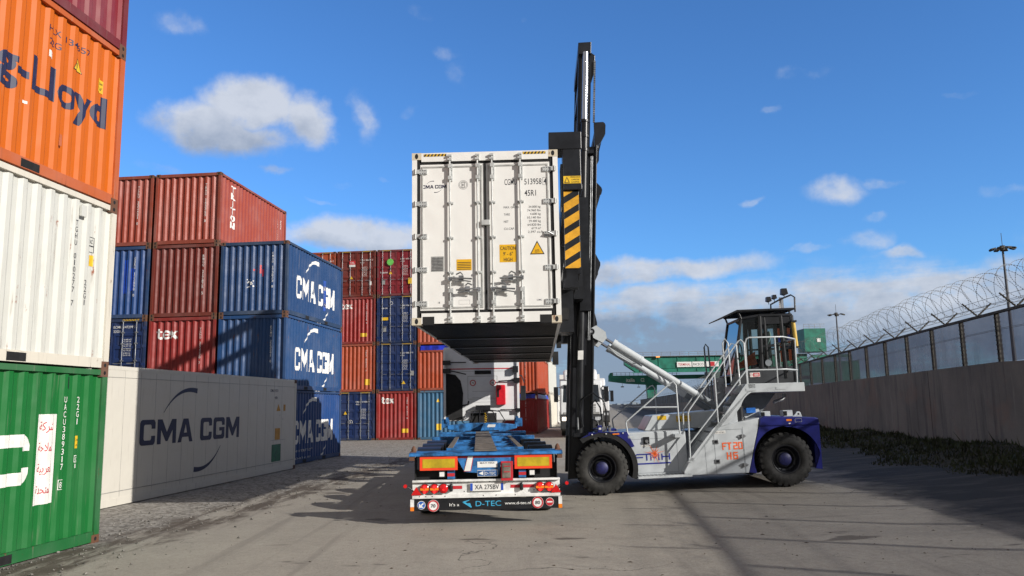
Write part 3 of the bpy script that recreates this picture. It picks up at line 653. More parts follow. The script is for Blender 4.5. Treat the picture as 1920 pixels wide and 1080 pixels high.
for k, key in enumerate(('bluen', 'triton', 'tex', 'navy')):   # second row of the same stack, behind it
    pass

# 40 foot reefer on the ground along the lane
R0 = Vector((-7.228, 26.722, 0)); rc = R0-A*12.192
c = Container('long cream reefer container standing on the gravel behind the green one', (rc.x, rc.y), 0, L=12.192, H=2.896, col=PC['reefer'], side='flat', front='corr', name='refrigerated_container')
C_REEF = c
def ry(y): return (y-rc.y)/cos(YA)
m = Marks(); m.block('CMA', ry(17.66), 1.19, .56, 2.32); m.block('CGM', ry(20.34), 1.19, .56, 2.20)
swoosh(m, (ry(18.60), 1.90), (ry(20.12), 2.42), .13, .015, .125); swoosh(m, (ry(21.45), 1.02), (ry(20.08), .50), .13, .015, .125)
c.side_marks(m, M_NAVYL, 'logo_lettering')
m = Marks().text('CGMU 519270 1', ry(24.6), 2.47, .085, .62, .004).text('45R1', ry(24.95), 2.25, .085, .22, .004); c.side_marks(m, M_NAVYL, 'identification_code')
m = Marks().poly([(ry(25.1), 1.88), (ry(25.42), 1.88), (ry(25.26), 2.10)]).rect(ry(25.65), 1.88, ry(25.82), 2.08).rect(ry(25.02), 1.0, ry(25.42), 1.35); c.side_marks(m, plain('label_amber', (.55, .27, .03), .6), 'warning_labels')
c.side_marks(Marks().rect(ry(24.8), .34, ry(25.5), .86), plain('label_green', (.01, .13, .06), .5), 'green_plate')
c.side_marks(Marks().text('d', ry(25.05), .45, .25, .12).text('c', ry(25.35), 1.72, .07).text('e', ry(25.6), 1.6, .07).rect(ry(24.7), .985, ry(25.9), .99), M_NAVYL, 'small_print')
c.side_marks(Marks().rect(ry(24.75), 2.815, ry(26.0), 2.86), M_HAZS, 'height_stripes')

# middle stacks
S0 = Vector((-7.78, 27.24, 0)); PITCHC = 2.547
KM = 'containers in the middle stacks'
def S(col, lvl): p = S0-AP*PITCHC*col; return (p.x, p.y), 2.591*lvl
FZ = {}
(p, z) = S(0, 0); c = Container('lowest of the three blue logo containers, standing on the ground half in shadow', p, z, col=PC['bluen'], group=KM)
cma_side(c, M_WHT); m = Marks().text('container', 1.0, .42, .13, 1.9).text('laboborg', 1.0, .17, .10, 1.7); c.side_marks(m, plain('faint_lettering', (.45, .47, .5)), 'small_lettering')
(p, z) = S(0, 1); c = Container('middle one of three stacked blue logo containers, with rust patches on its side', p, z, col=paint('rusty_blue_container_paint', (.016, .058, .165), 1.0, .2, .3), group=KM)
cma_side(c, M_WHT); idcode(c, 'F', 'ECMU 223391 0', mat=M_WHT)
(p, z) = S(0, 2); c = Container('uppermost of the three blue logo containers, with a bare scrape on its end', p, z, col=PC['blue'], group=KM)
cma_side(c, M_WHT); idcode(c, 'F', 'CMAU 173873 8'); c.side_marks(Marks().rect(3.75, .55, 4.10, 1.75), plain('touch_up_blue', (.02, .075, .36), .4), 'touch_up_patch')
m = Marks()
for i in range(16): u = .95+random.random()*.3; v = .95+random.random()*.35; m.circle(u, v, .012+random.random()*.03, 7)
c.front_marks(m, M_WHT, 'bare_scrape')
c.front_marks(Marks().rect(1.42, 1.45, 1.47, 1.75).rect(1.18, 1.55, 1.23, 1.62).rect(1.5, 1.35, 1.54, 1.6), M_REDL, 'red_scrape')
(p, z) = S(1, 0); c = Container('brown container on the ground under the red one lettered tex, behind the cream reefer', p, z, col=PC['brown'], group=KM)
(p, z) = S(1, 1); c = Container('red container lettered tex directly above the long cream reefer', p, z, col=PC['tex'], group=KM)
c.front_marks(tex_word(Marks(), .25, 1.85, .36, .76), M_WHT, 'logo_lettering'); idcode(c, 'F', 'TGHU 252230 7', u=1.89)
(p, z) = S(1, 2); c = Container('dark brown red container between the tex one and the brick red TRITON one', p, z, col=PC['brown'], group=KM)
idcode(c, 'F', 'BMOU 217875 5', u=1.89, h=.10, p=.11)
(p, z) = S(1, 3); c = Container('brick red container lettered TRITON on top of the middle stack', p, z, col=PC['triton'], group=KM)
idcode(c, 'F', 'TRHU 165365 8', u=1.89, h=.10, p=.11); c.side_marks(Marks().vtext('TRITON', 1.10, 2.34, .23, .27, .34, .10), M_WHT, 'logo_lettering')
m = Marks().vtext('TRHU 165365 8', 5.25, 2.1, .085, .10, .06, .01).vtext('22G1', 5.6, 2.1, .085, .10, .06, .01); c.side_marks(m, M_WHT, 'data_marks')
(p, z) = S(2, 0); c = Container('navy container on the ground under the navy one with doors, behind the cream reefer', p, z, col=PC['navy'], group=KM)
(p, z) = S(2, 1); c = Container('navy container with white door lettering, between the cream reefer and the blue touched up one', p, z, col=PC['navy'], front='door', group=KM)
door_text(c, ('ECMU 147299 2', '      22G1'), x=-.1)
(p, z) = S(2, 2); c = Container('blue container with bright blue touch up patches, behind the white near one', p, z, col=PC['bluen'], group=KM)
idcode(c, 'F', 'GSRU 122898 0', u=1.89, h=.10, p=.11); c.front_marks(Marks().rect(1.40, .9, 1.62, 2.1).rect(1.75, 1.1, 1.95, 1.8).rect(2.2, .3, 2.32, .62), plain('touch_up_blue'), 'touch_up_patch') if False else c.front_marks(Marks().rect(1.47, .9, 1.62, 2.1).rect(1.72, 1.0, 1.87, 1.8), plain('touch_up_bright', (.01, .07, .50), .4), 'touch_up_patch')
(p, z) = S(2, 3); c = Container('brick red container beside the TRITON one, above the blue touched up one', p, z, col=PC['triton'], group=KM)
idcode(c, 'F', 'TCLU 332431 0', u=1.89, h=.10, p=.11)

# back stacks, 40 foot high cubes seen from the end
Q0 = Vector((-8.398, 48.433, 0)); KB = 'containers in the back row'
def Q(col, lvl): p = Q0+AP*PITCHC*col; return (p.x, p.y), 2.896*lvl
def backc(col, lvl, label, colr, front='corr', H=2.896, dz=0, **k):
    p, z = Q(col, lvl); return Container(label, p, z+dz, L=12.192, H=H, col=PC[colr], front=front, group=KB, **k)
c = backc(-1, 3, 'orange red door end container next to the TAL one, top of the back row', 'ored', 'door'); door_text(c, ('TCNU 805512 3', '45G1'))
c = backc(0, 3, 'red container with doors and a small TAL sign on top of the back row', 'brown', 'door'); door_text(c, ('TCLU 884401 7', '45G1'))
m = Marks().rect(.78, 2.02, 1.16, 2.26); m.build('sign_upper', M_REDL, c.T, lambda u, v: (u-c.hx, -c.hy-.03, v)); m = Marks().rect(.78, 1.88, 1.16, 2.02); m.build('sign_lower', M_WHT, c.T, lambda u, v: (u-c.hx, -c.hy-.03, v))
Marks().text('TAL', .83, 2.08, .13, .28, .01).build('sign_lettering', M_WHT, c.T, lambda u, v: (u-c.hx, -c.hy-.034, v))
Marks().poly([(.82, 1.12), (1.02, 1.12), (.92, 1.30)]).build('warning_triangle', M_YEL, c.T, lambda u, v: (u-c.hx, -c.hy-.03, v)); Marks().rect(2.02, .72, 2.18, .95).build('label', M_WHT, c.T, lambda u, v: (u-c.hx, -c.hy+.026, v))
c = backc(1, 3, 'dark red container with a round green sticker on top of the back row', 'burg', 'door'); door_text(c, ('BEAU 437052 0', '45G1'))
Marks().circle(.83, 2.10, .21).build('round_sticker', plain('sticker_green', (.15, .52, .10), .4), c.T, lambda u, v: (u-c.hx, -c.hy-.05, v))
Marks().rect(1.95, .72, 2.28, 1.08).build('caution_label', M_YEL, c.T, lambda u, v: (u-c.hx, -c.hy-.03, v)); Marks().poly([(.74, 1.35), (.96, 1.35), (.85, 1.54)]).build('warning_triangle', M_YEL, c.T, lambda u, v: (u-c.hx, -c.hy-.03, v))
Marks().rect(.28, .72, .50, 1.02).build('data_plate', M_GREYP, c.T, lambda u, v: (u-c.hx, -c.hy-.002, v)); Marks().text('beacon', .2, 1.42, .13, .45, .01).build('logo_lettering', M_WHT, c.T, lambda u, v: (u-c.hx, -c.hy+.026, v))
c = backc(0, 2, 'dark red container lettered tex, second from the top of the back row', 'tex'); c.front_marks(tex_word(Marks(), .22, 2.18, .36, .74), M_WHT, 'logo_lettering'); idcode(c, 'F', 'TGHU 790038 8', u=1.89, z=2.5); c.front_marks(Marks().rect(1.50, .44, 1.92, .66), M_YEL, 'caution_label')
c = backc(0, 1, 'orange red container with plain ribbed end below the second tex one', 'ored'); idcode(c, 'F', 'TRLU 806217 2', u=1.89, z=2.5); c.front_marks(Marks().rect(1.80, .40, 2.12, .76), M_YEL, 'caution_label')
c = backc(0, 0, 'dark navy container with doors standing on the ground in the back row', 'navy', 'door'); door_text(c, ('CMAU 514830 8', '45G1'), x=-.05)
Marks().poly([(.55, 1.55), (.75, 1.55), (.65, 1.75)]).build('warning_triangle', M_YEL, c.T, lambda u, v: (u-c.hx, -c.hy-.03, v)); Marks().ring(.98, 1.1, .10, .12, 18).text('B', .98, 1.05, .1, .06, 0, 'C').build('round_emblem', M_WHT, c.T, lambda u, v: (u-c.hx, -c.hy-.004, v))
c = backc(1, 2, 'navy container with doors and an orange label near the top of the back row', 'navy', 'door'); door_text(c, ('TEMU 926784 0', '45G1'))
Marks().rect(.28, 1.40, .70, 1.58).build('caution_label', M_ORL if False else M_YEL, c.T, lambda u, v: (u-c.hx, -c.hy-.004, v)); Marks().text('CMA CGM', .30, 2.10, .09, .34, .01).build('logo_lettering', M_WHT, c.T, lambda u, v: (u-c.hx, -c.hy+.026, v)); Marks().rect(.4, .7, .58, 1.0).build('data_plate', M_GREYP, c.T, lambda u, v: (u-c.hx, -c.hy+.02, v)); Marks().ring(.90, 2.45, .08, .10, 18).build('round_emblem', M_WHT, c.T, lambda u, v: (u-c.hx, -c.hy-.004, v))
c = backc(1, 1, 'navy container with doors directly on the red tex container of the back row', 'navy', 'door'); door_text(c, ('SEGU 908827 7', '45G1'))
Marks().poly([(1.55, .42), (1.80, .42), (1.675, .62)]).build('warning_triangle', M_YEL, c.T, lambda u, v: (u-c.hx, -c.hy-.03, v)); Marks().rect(2.12, .92, 2.3, 1.2).build('data_plate', M_GREYP, c.T, lambda u, v: (u-c.hx, -c.hy-.002, v))
c = backc(1, 0, 'red container lettered tex standing on the ground in the back row', 'tex'); c.front_marks(tex_word(Marks(), .28, 2.18, .38, .78), M_WHT, 'logo_lettering'); idcode(c, 'F', 'TGHU 677431 8', u=1.89, z=2.5); c.front_marks(Marks().rect(1.55, .42, 1.95, .66), M_YEL, 'caution_label')
c = backc(2, 0, 'light blue container standing beside the red tex container', 'lblue', H=2.896); c.front_marks(Marks().poly([(1.12, 2.2), (1.32, 2.2), (1.22, 2.42)]), M_YEL, 'warning_triangle'); c.front_marks(Marks().rect(1.12, .55, 1.42, .92), M_YEL, 'caution_label')
c = backc(2, 1, 'orange red open top container with a blue tarpaulin on the light blue one', 'ored', H=2.75, tarp=True)
c = backc(2, 2, 'red container above the blue tarpaulin, partly hidden by the hanging white container', 'ored', dz=-.14)

# far row beyond the tractor
F0 = (1.62, 54.5); KF = 'containers beyond the tractor'
c = Container('dark red open top container with blue tarpaulin, on the ground beyond the tractor', F0, 0, L=12.192, H=2.72, col=PC['tex'], tarp=True, group=KF); idcode(c, 'F', 'CMCU 455211 5', u=1.6, z=2.2)
c = Container('orange red container stacked on the tarpaulin covered one beyond the tractor', F0, 2.725, L=12.192, H=2.591, col=PC['ored'], group=KF); idcode(c, 'F', 'TGHU 120391 2', u=1.6, z=2.2)
p = Vector((F0[0], F0[1], 0))+A*12.9; 
c = Container('white rusty container at the foot of the pile behind the red pair', (p.x, p.y), 0, L=12.192, H=2.896, col=PC['frost'], frame=PC['frost'], group=KF)
c = Container('white container on top of the pile behind the red pair', (p.x, p.y), 2.896, L=12.192, H=2.896, col=PC['white'], frame=PC['frost'], group=KF)
p2 = (6.9, 83.0)
c = Container('white reefer with round fans standing by itself behind the oncoming lorry', p2, 0, L=12.192, H=2.896, col=PC['white2'], side='flat', group=KF)
Marks().rect(.3, .3, 2.1, 1.3).build('grille_panel', M_STEEL, c.T, lambda u, v: (u-c.hx, -c.hy-.004, v)); Marks().circle(.75, .8, .36).circle(1.65, .8, .36).build('fan', M_BLACKM, c.T, lambda u, v: (u-c.hx, -c.hy-.008, v))
c = Container('white reefer on top of the lone one left of the oncoming lorry', p2, 2.9, L=12.192, H=2.0, col=PC['white2'], side='flat', group=KF) if False else None

# ------------------------------------------------------------------ the wall on the right
def wall_x(y): return 10.0+.1052*y
TOPS = [(-30, 4.05), (8, 3.99), (14, 4.04), (18, 4.09), (20, 4.08), (36, 3.82), (48.6, 3.60), (105, 3.03), (245, 2.6), (340, 2.4)]  # near heights out of view are lowered to place the top rail's shadow
def lerp(T, y):
    if y <= T[0][0]: return T[0][1]
    for (a, p), (b, q) in zip(T, T[1:]):
        if y <= b: return p+(q-p)*(y-a)/(b-a)
    return T[-1][1]
def wtop(y): return lerp(TOPS, y)
CTOPS = [(-30, 2.35), (12, 2.45), (17, 2.80), (20, 2.80), (38, 2.63), (49, 2.50), (85, 1.95), (245, 1.55), (340, 1.4)]  # out-of-view concrete is lowered to fit its shadow edge on the yard
def ctop(y): return lerp(CTOPS, y)
YS = [-30+2*i for i in range(80)]+[130+6*i for i in range(36)]
m = MB(); vs = []; fs = []
yy = [y for y in YS if y % 4 == 0 or y > 60]
for a, b in zip(yy, yy[1:]):
    x0, x1 = wall_x(a), wall_x(b); t = .30
    m.add([(x0, a, -.2), (x1, b, -.2), (x1+t, b, -.2), (x0+t, a, -.2), (x0, a, ctop(a)), (x1, b, ctop(b)), (x1+t, b, ctop(b)), (x0+t, a, ctop(a))],
          [(0, 1, 5, 4), (2, 3, 7, 6), (4, 5, 6, 7)])
cw = tag(m.build('concrete_wall', M_CONC), 'long stained concrete wall running along the right of the yard', 'wall')
m = MB()
for y in (14.3, 24.3, 34.3, 44.3, 54.3, 70.3, 90.3): x = wall_x(y); m.box(x-.003, x+.02, y-.012, y+.012, .1, ctop(y)-.01)
m.build('expansion_joint', M_BLACKM, cw)
NB = thing('glass_barrier', 'glazed panel barrier with steel posts standing on the concrete wall', 'barrier', (wall_x(0)+.15, 0, 0))
ox = wall_x(0)+.15
M_POST = plain('weathered_post_steel', (.085, .078, .068), .8, .2, noise=.3, scale=14)
pys = [-29.9+2*i for i in range(75)]+[122+3*i for i in range(25)]
# ranks the hundred nearest posts one by one
for i, y in enumerate(pys[:100]):
    x = wall_x(y)+.15-ox; m = MB(); a = ctop(y)+.0; b = wtop(y)-.02
    m.box(x-.05, x+.05, y-.038, y-.031, a, b); m.box(x-.05, x+.05, y+.031, y+.038, a, b); m.box(x-.006, x+.006, y-.031, y+.031, a, b)
    if -6 < y < 50:
        k = a+.08
        while k < b-.06: m.box(x-.058, x+.058, y-.046, y+.046, k, k+.028); k += .115
    m.build('post', M_POST, NB)
for y0, y1 in zip(pys, pys[1:]):
    m = MB(); xa, xb = wall_x(y0)+.15-ox, wall_x(y1)+.15-ox
    m.add([(xa-.012, y0+.05, ctop(y0)+.004), (xb-.012, y1-.05, ctop(y1)+.004), (xb-.012, y1-.05, wtop(y1)-.03), (xa-.012, y0+.05, wtop(y0)-.03),
           ], [(3, 2, 1, 0)])
    if y0 < 46: m.build('pane', M_GLASSB, NB)
    else:
        m.build('metal_panel', plain('ribbed_dark_panel', (.13, .125, .115), .7, noise=.3, scale=1.2), NB)
m = MB(); ws = [(wall_x(y)+.15-ox, y, wtop(y)) for y in YS[::3]+[340]]
for (a, b) in zip(ws, ws[1:]):
    m.add([(a[0]-.05, a[1], a[2]-.04), (a[0]+.05, a[1], a[2]-.04), (a[0]+.05, a[1], a[2]+.02), (a[0]-.05, a[1], a[2]+.02), (b[0]-.05, b[1], b[2]-.04), (b[0]+.05, b[1], b[2]-.04), (b[0]+.05, b[1], b[2]+.02), (b[0]-.05, b[1], b[2]+.02)],
          [(0, 1, 5, 4), (1, 2, 6, 5), (2, 3, 7, 6), (3, 0, 4, 7)])
m.build('top_rail', M_POST, NB)
for i, y in enumerate(pys[:64]):
    y += 1.0; x = wall_x(y)+.15-ox; z = wtop(y); m = MB()
    for s in (-1, 1):
        p0 = Vector((x, y, z)); p1 = Vector((x+s*.38, y, z+.34)); m.tube([p0, p1], .022, 5)
        for k in range(1, 6): q = p0.lerp(p1, k/6); m.box(q.x-.03, q.x+.03, y-.03, y+.03, q.z-.008, q.z+.008)
    m.build('wire_bracket', M_POST, NB)
# razor wire: two interleaved coils, and straight strands on the brackets
M_WIRE = plain('razor_wire_steel', (.17, .17, .17), .6, .3, noise=.2)
RW = thing('razor_wire', 'coiled razor wire running along the top of the glass barrier', 'razor wire', (ox, 0, 0))
rnd = random.Random(3)
def coil(y0, y1, pitch, R, n, phase, barbs):
    m = MB(); pts = []; turns = int((y1-y0)/pitch); pert = [rnd.uniform(-1, 1) for _ in range(turns+3)]
    for t in range(turns):
        for k in range(n):
            f = k/n; u = t+f; s = pert[t]*(1-f)+pert[t+1]*f; y = y0+u*pitch+.38*pitch*sin(2*pi*f*1+phase*2)+s*.10
            r = R*(1+.07*s); a = 2*pi*f+phase
            pts.append((wall_x(y)+.15-ox+r*cos(a)*1.0, y+.18*sin(a), wtop(y)+.60+.04*s+r*sin(a)))
    m.tube(pts, .0038, 3)
    if barbs:
        for i in range(0, len(pts)-1):
            p = Vector(pts[i]); q = Vector(pts[i+1])
            for fr in (0, .5):
                c = p.lerp(q, fr); d = (q-p).normalized(); nn = d.cross(Vector((.3, 1, .2))).normalized()
                m.add([c-d*.012, c+d*.012, c+nn*.015, c-nn*.015], [(0, 1, 2), (0, 1, 3)])
    return m.build('wire_coil', M_WIRE, RW)
coil(-8, 34, .62, .46, 26, 0, True); coil(-8, 34, 1.05, .41, 26, 2.2, True); coil(34, 80, .7, .44, 16, 0, False); coil(34, 80, .9, .40, 16, 2.2, False); coil(80, 200, 1.0, .42, 12, 0, False)
m = MB()
for s, h in ((-.3, .30), (.3, .30), (-.16, .16), (.16, .16)):
    m.tube([(wall_x(y)+.15-ox+s, y, wtop(y)+h) for y in range(-8, 130, 4)], .006, 3)
for h in (-.42, -.45): m.tube([(wall_x(y)+.15-ox+.10, y, wtop(y)+h) for y in range(-8, 60, 4)], .006, 3)
m.build('straight_strands', M_WIRE, RW)

# grass and weeds at the foot of the wall
M_GRASS = plain('rough_grass', (.040, .050, .018), .8, noise=.35, scale=1.5)
def gb(y): return .45+.3*sin(y*.7)+.25*sin(y*1.9+1)
m = MB(); n = 0
yy = [10+.5*i for i in range(130)]
for a, b in zip(yy, yy[1:]):
    for k in range(6):
        f0, f1 = k/6, (k+1)/6
        def P(y, f): x = wall_x(y)-(2.0+gb(y)*1.1)*(1-f); return (x, y, ground_z(x, y)+(.12+.16*gb(y))*sin(f*pi/2)**1.3-.02)
        m.add([P(a, f0), P(a, f1), P(b, f1), P(b, f0)], [(0, 1, 2, 3)], 0, True)
bank = m.build('ground', plain('dark_soil', (.045, .040, .026), .95, noise=.3, scale=2)); bank['kind'] = 'structure'
m = MB(); rg = random.Random(11)
for i in range(21000):
    y = 10+rg.random()**1.6*50; f = rg.random()**.8; x = wall_x(y)-(2.1+gb(y)*1.25)*(1-f)
    z = ground_z(x, y)+(.12+.16*gb(y))*sin(f*pi/2)**1.3-.03
    cl = .5+.5*sin(x*3.1+y*1.3)*sin(y*2.3-x)
    h = (.025+rg.random()**2*.11)*(.5+cl*1.2)*(2.6 if rg.random() < .012 else 1); a = rg.random()*2*pi; w = .010+.006*rg.random()+.0006*y; l = .7*h*rg.random()
    m.add([(x-w*cos(a), y-w*sin(a), z), (x+w*cos(a), y+w*sin(a), z), (x+l*sin(a), y+l*cos(a), z+h)], [(0, 1, 2)])
g = m.build('grass', M_GRASS); tag(g, 'dark rough grass and weeds along the foot of the wall', 'grass', kind='stuff')

# loose stones on the gravel strip
m = MB(); rg = random.Random(5)
for i in range(2600):
    y = 9+rg.random()**1.4*30; w = rg.uniform(-8.6, -6.6)+rg.gauss(0, .45); x = w+.105*y; s = .008+rg.random()**3*.03
    if y < 26.8 and x < -6.2-.0+( -7.2+6.2)*0 and False: continue
    q = [(x+s*rg.uniform(.6, 1.2)*cos(t+rg.random()), y+s*sin(t), .004+s*.1) for t in (0, 1.57, 3.14, 4.71)]
    m.add(q+[(x+rg.uniform(-.3, .3)*s, y, s*.9)], [(0, 1, 4), (1, 2, 4), (2, 3, 4), (3, 0, 4)])
g = m.build('gravel', plain('grey_stones', (.24, .225, .20), .9, noise=.4, scale=8)); tag(g, 'loose gravel scattered along the foot of the stacks', 'gravel', kind='stuff')
m = MB()
for i in range(420):
    y = 7+rg.random()**1.6*16; x = rg.uniform(-5, 8); s = .006+rg.random()**3*.035; z = ground_z(x, y)+.003; a = rg.random()*6
    m.add([(x+s*cos(a), y+s*sin(a), z), (x-s*.4*sin(a), y+s*.5*cos(a), z+.006), (x-s*cos(a)*1.1, y-s*sin(a), z), (x+s*.4*sin(a), y-s*.5*cos(a), z+.008)], [(0, 1, 2), (0, 2, 3)])
g = m.build('litter', plain('dead_leaves', (.10, .06, .035), .9, noise=.4, scale=5)); tag(g, 'small leaves and scraps scattered over the concrete', 'litter', kind='stuff')

# ------------------------------------------------------------------ the hanging refrigerated container
cp = Vector((-1.64, 12.88, 0))+BP*CW
c = Container('white reefer container hanging in the air from the lift truck, doors towards us', (cp.x, cp.y), 3.245, L=12.192, H=2.896, yaw=YB, col=PC['white2'], frame=PC['white2'], side='flat', front='reefer', name='refrigerated_container')
CC = c; T = c.T; hy = c.hy; yF = -hy
def cx(u): return u-CW/2
m = MB()   # door frame lining and gasket
m.box(cx(.085), cx(.135), yF+.02, yF+.08, .12, 2.80); m.box(cx(CW-.135), cx(CW-.085), yF+.02, yF+.08, .12, 2.80); m.box(cx(.135), cx(CW-.135), yF+.022, yF+.08, 2.70, 2.74); m.box(cx(.135), cx(CW-.135), yF+.022, yF+.08, .19, .235)
m.box(cx(1.203), cx(1.235), yF+.012, yF+.08, .235, 2.70)
m.build('door_gasket', M_BLACKM, T)
m = MB(); m.box(cx(.16), cx(CW-.16), yF+.0, yF+.07, 2.742, 2.892); m.build('door_header', PC['white2'], T)
m = MB(); m.box(cx(.16), cx(CW-.16), yF+.0, yF+.07, .02, .19); m.build('door_sill', PC['white2'], T)
LIN = plain('door_rim_grey', (.48, .48, .46), .4)
doors = []
for (a, b) in ((.135, 1.203), (1.235, CW-.135)):
    m = MB(); m.box(cx(a), cx(b), yF+.025, yF+.08, .235, 2.70); d = m.build('door', PC['white2'], T, bevel=.006); doors.append(d)
    m = MB(); t = .022
    m.box(cx(a)+.03, cx(a)+.03+t, yF+.012, yF+.0249, .27, 2.665); m.box(cx(b)-.03-t, cx(b)-.03, yF+.012, yF+.0249, .27, 2.665); m.box(cx(a)+.052, cx(b)-.052, yF+.013, yF+.0249, 2.643, 2.665); m.box(cx(a)+.052, cx(b)-.052, yF+.013, yF+.0249, .27, .292)
    m.build('door_rim', LIN, d)
RB = plain('locking_bar_zinc', (.50, .51, .50), .5, .15, noise=.10)
for i, u in enumerate((.635, 1.095, 1.335, 1.805)):
    m = MB(); d = doors[i//2]; y = yF-.022; xx = cx(u)
    m.cyl((xx, y, .05), (xx, y, 2.84), .0155, 12)
    m.build('locking_bar', RB, d)
    for (z0, z1) in ((.30, .60), (2.40, 2.70)):
        m = MB(); m.box(xx-.03, xx+.045, yF+.004, yF+.024, z0, z1); m.box(xx-.026, xx+.026, y-.022, yF+.004, z0+.02, z0+.08); m.box(xx-.026, xx+.026, y-.022, yF+.004, z1-.08, z1-.02)
        for k in range(4):
            for e_ in (-.022, .034): m.cyl((xx+e_, yF+.004, z0+.04+k*(z1-z0-.08)/3), (xx+e_, yF-.003, z0+.04+k*(z1-z0-.08)/3), .009, 6)
        m.build('bar_bracket', RB, d)
    for z in (.85, 1.43, 2.02): m = MB(); m.box(xx-.055, xx+.055, yF+.006, yF+.024, z-.016, z+.018); m.box(xx-.02, xx+.026, y-.020, yF+.006, z-.016, z+.018); m.cyl((xx+.044, yF+.006, z), (xx+.044, yF-.002, z), .01, 6); m.cyl((xx-.044, yF+.006, z), (xx-.044, yF-.002, z), .01, 6); m.build('bar_bracket', RB, d)
    for z in (.08, 2.80): m = MB(); m.box(xx-.034, xx+.034, y-.024, yF-.001, z-.05, z-.015); m.box(xx-.034, xx+.034, y-.024, yF-.001, z+.012, z+.045); m.build('bar_keeper', RB, d)
    m = MB(); s = 1 if i % 2 == 0 else -1
    if i in (0, 3):
        z = .745; s = 1 if i == 0 else -1
    else: z = .565; s = -1 if i == 1 else 1
    m.box(xx-.03, xx+.03, y-.035, y+.02, z-.03, z+.03)
    m.tube([(xx, y-.035, z), (xx+s*.10, y-.05, z+.005), (xx+s*.36, y-.055, z-.012)], .014, 6); m.tube([(xx+s*.08, y-.03, z-.05), (xx+s*.22, y-.03, z-.035), (xx+s*.34, y-.035, z-.055)], .011, 6)
    m.box(xx+s*.14, xx+s*.22, y-.03, yF, z-.045, z+.05); m.tube([(xx+s*.10, y-.02, z+.07), (xx+s*.17, y-.035, z+.10), (xx+s*.21, y-.03, z+.06)], .012, 6)
    m.build('door_handle', M_STEEL, d)
for s, d in ((0, doors[0]), (1, doors[1])):
    for k, z in enumerate((2.57, 2.02, 1.47, .91, .35)):
        m = MB(); f = (lambda u: cx(u)) if s == 0 else (lambda u: cx(CW-u))
        m.box(f(.03), f(.12), yF-.018, yF-.004, z-.034, z+.034); m.box(f(.12), f(.255), yF+.004, yF+.024, z-.042, z+.042); m.cyl((f(.06), yF-.012, z-.045), (f(.06), yF-.012, z+.045), .018, 10)
        for a in (.145, .185, .225):
            for b in (-.025, .025): m.cyl((f(a), yF+.004, z+b), (f(a), yF-.003, z+b), .009, 6, mi=1)
        if k == 2: m.tube([(f(.11), yF-.02, z-.02), (f(.19), yF-.05, z+.02)], .016, 6, mi=1)
        m.build('hinge', [RB, M_STEEL], d)
m = MB(); m.box(cx(1.15), cx(1.30), yF-.035, yF+.02, 1.63, 1.72); m.build('latch_box', RB, T, bevel=.01)
m = MB(); m.box(cx(.20), cx(.58), yF-.003, yF, 2.83, 2.872); m.box(cx(CW-.58), cx(CW-.20), yF-.003, yF, 2.83, 2.872); m.build('height_stripes', M_HAZS, T)
mk = lambda mm, mat, n: mm.build(n, mat, T, lambda u, v: (cx(u), yF+.0235, v))
m = Marks().block('CMA', .17, 2.285, .06, .19).block('CGM', .385, 2.285, .06, .19); swoosh(m, (.25, 2.365), (.37, 2.41), .15, .003, .012); swoosh(m, (.49, 2.265), (.37, 2.22), .15, .003, .012); m.text('CMC', 2.04, .365, .028, .09, .004)
mk(m, M_NAVYL, 'logo_lettering')
m = Marks().text('CGMU', 1.545, 2.315, .105, .20, .004).text('513958', 1.875, 2.315, .105, .285, .004).text('4', 2.195, 2.315, .105, .045, .004).frame(2.18, 2.30, 2.25, 2.43, .004).text('45R1', 1.875, 2.12, .105, .19, .004)
for i, (a, b) in enumerate((('MAX. GROSS', '34.000 kg'), ('', '74.960 lbs'), ('TARE', '4.600 kg'), ('', '10.140 lbs'), ('NET', '29.400 kg'), ('', '64.820 lbs'), ('CU.CAP.', '67.9 m\u00b3'), ('', '2.397 cu.ft.'))):
    z = 1.915-i*.0605
    if a: m.text(a, 1.525, z, .038, .025*len(a))
    w = .022*len(b); m.text(b, 2.115+.02-w if i < 7 else 1.92, z, .038, w if i < 7 else .26)
m.ring(.855, 2.335, .078, .074).frame(.83, 2.29, .88, 2.38, .006).text('BV', .855, 2.315, .04, .03, .002, 'C').ring(.855, 2.335, .06, .055)
m.text('18', .43, .35, .03).frame(.77, .33, .95, .40, .002)
mk(m, M_BLKL, 'identification_code')
m = Marks().rect(.315, .88, .525, 1.13); mk(m, M_GREYP, 'data_plate')
m = Marks().rect(.735, .89, .985, 1.075).rect(1.445, 1.01, 1.725, 1.305); mk(m, plain('caution_yellow', (.78, .43, .01), .45, noise=.04), 'caution_label')
mb_ = lambda mm, mat, n: mm.build(n, mat, T, lambda u, v: (cx(u), yF+.0215, v))
m = Marks().text('CAUTION', 1.585, 1.215, .062, .25, .006, 'C').text("9' - 6\"", 1.585, 1.12, .062, .16, .006, 'C').text('HIGH', 1.585, 1.025, .062, .14, .006, 'C')
for k in range(5): m.rect(.75, .905+k*.028, .97, .915+k*.028)
for k in range(9): m.rect(.33, .90+k*.024, .51, .908+k*.024)
mb_(m, M_BLKL, 'label_print')
m = Marks().poly([(1.945, 1.13), (2.185, 1.13), (2.065, 1.36)]); mk(m, M_BLKL, 'warning_triangle')
m = Marks().poly([(1.968, 1.145), (2.162, 1.145), (2.065, 1.33)]); mb_(m, plain('caution_yellow'[:] , (0, 0, 0)), 'warning_triangle')
Marks().text('SUPER', 2.065, 1.19, .02, .07, 0, 'C').text('HEAVY', 2.065, 1.16, .02, .08, 0, 'C').build('label_print', M_BLKL, T, lambda u, v: (cx(u), yF+.0195, v))
m = MB()   # pockets in the sill
for a, b in ((.18, .37), (CW-.35, CW-.16)): m.box(cx(a), cx(b), yF-.003, yF, .0, .135)
m.build('sill_pocket', M_BLACKM, T)
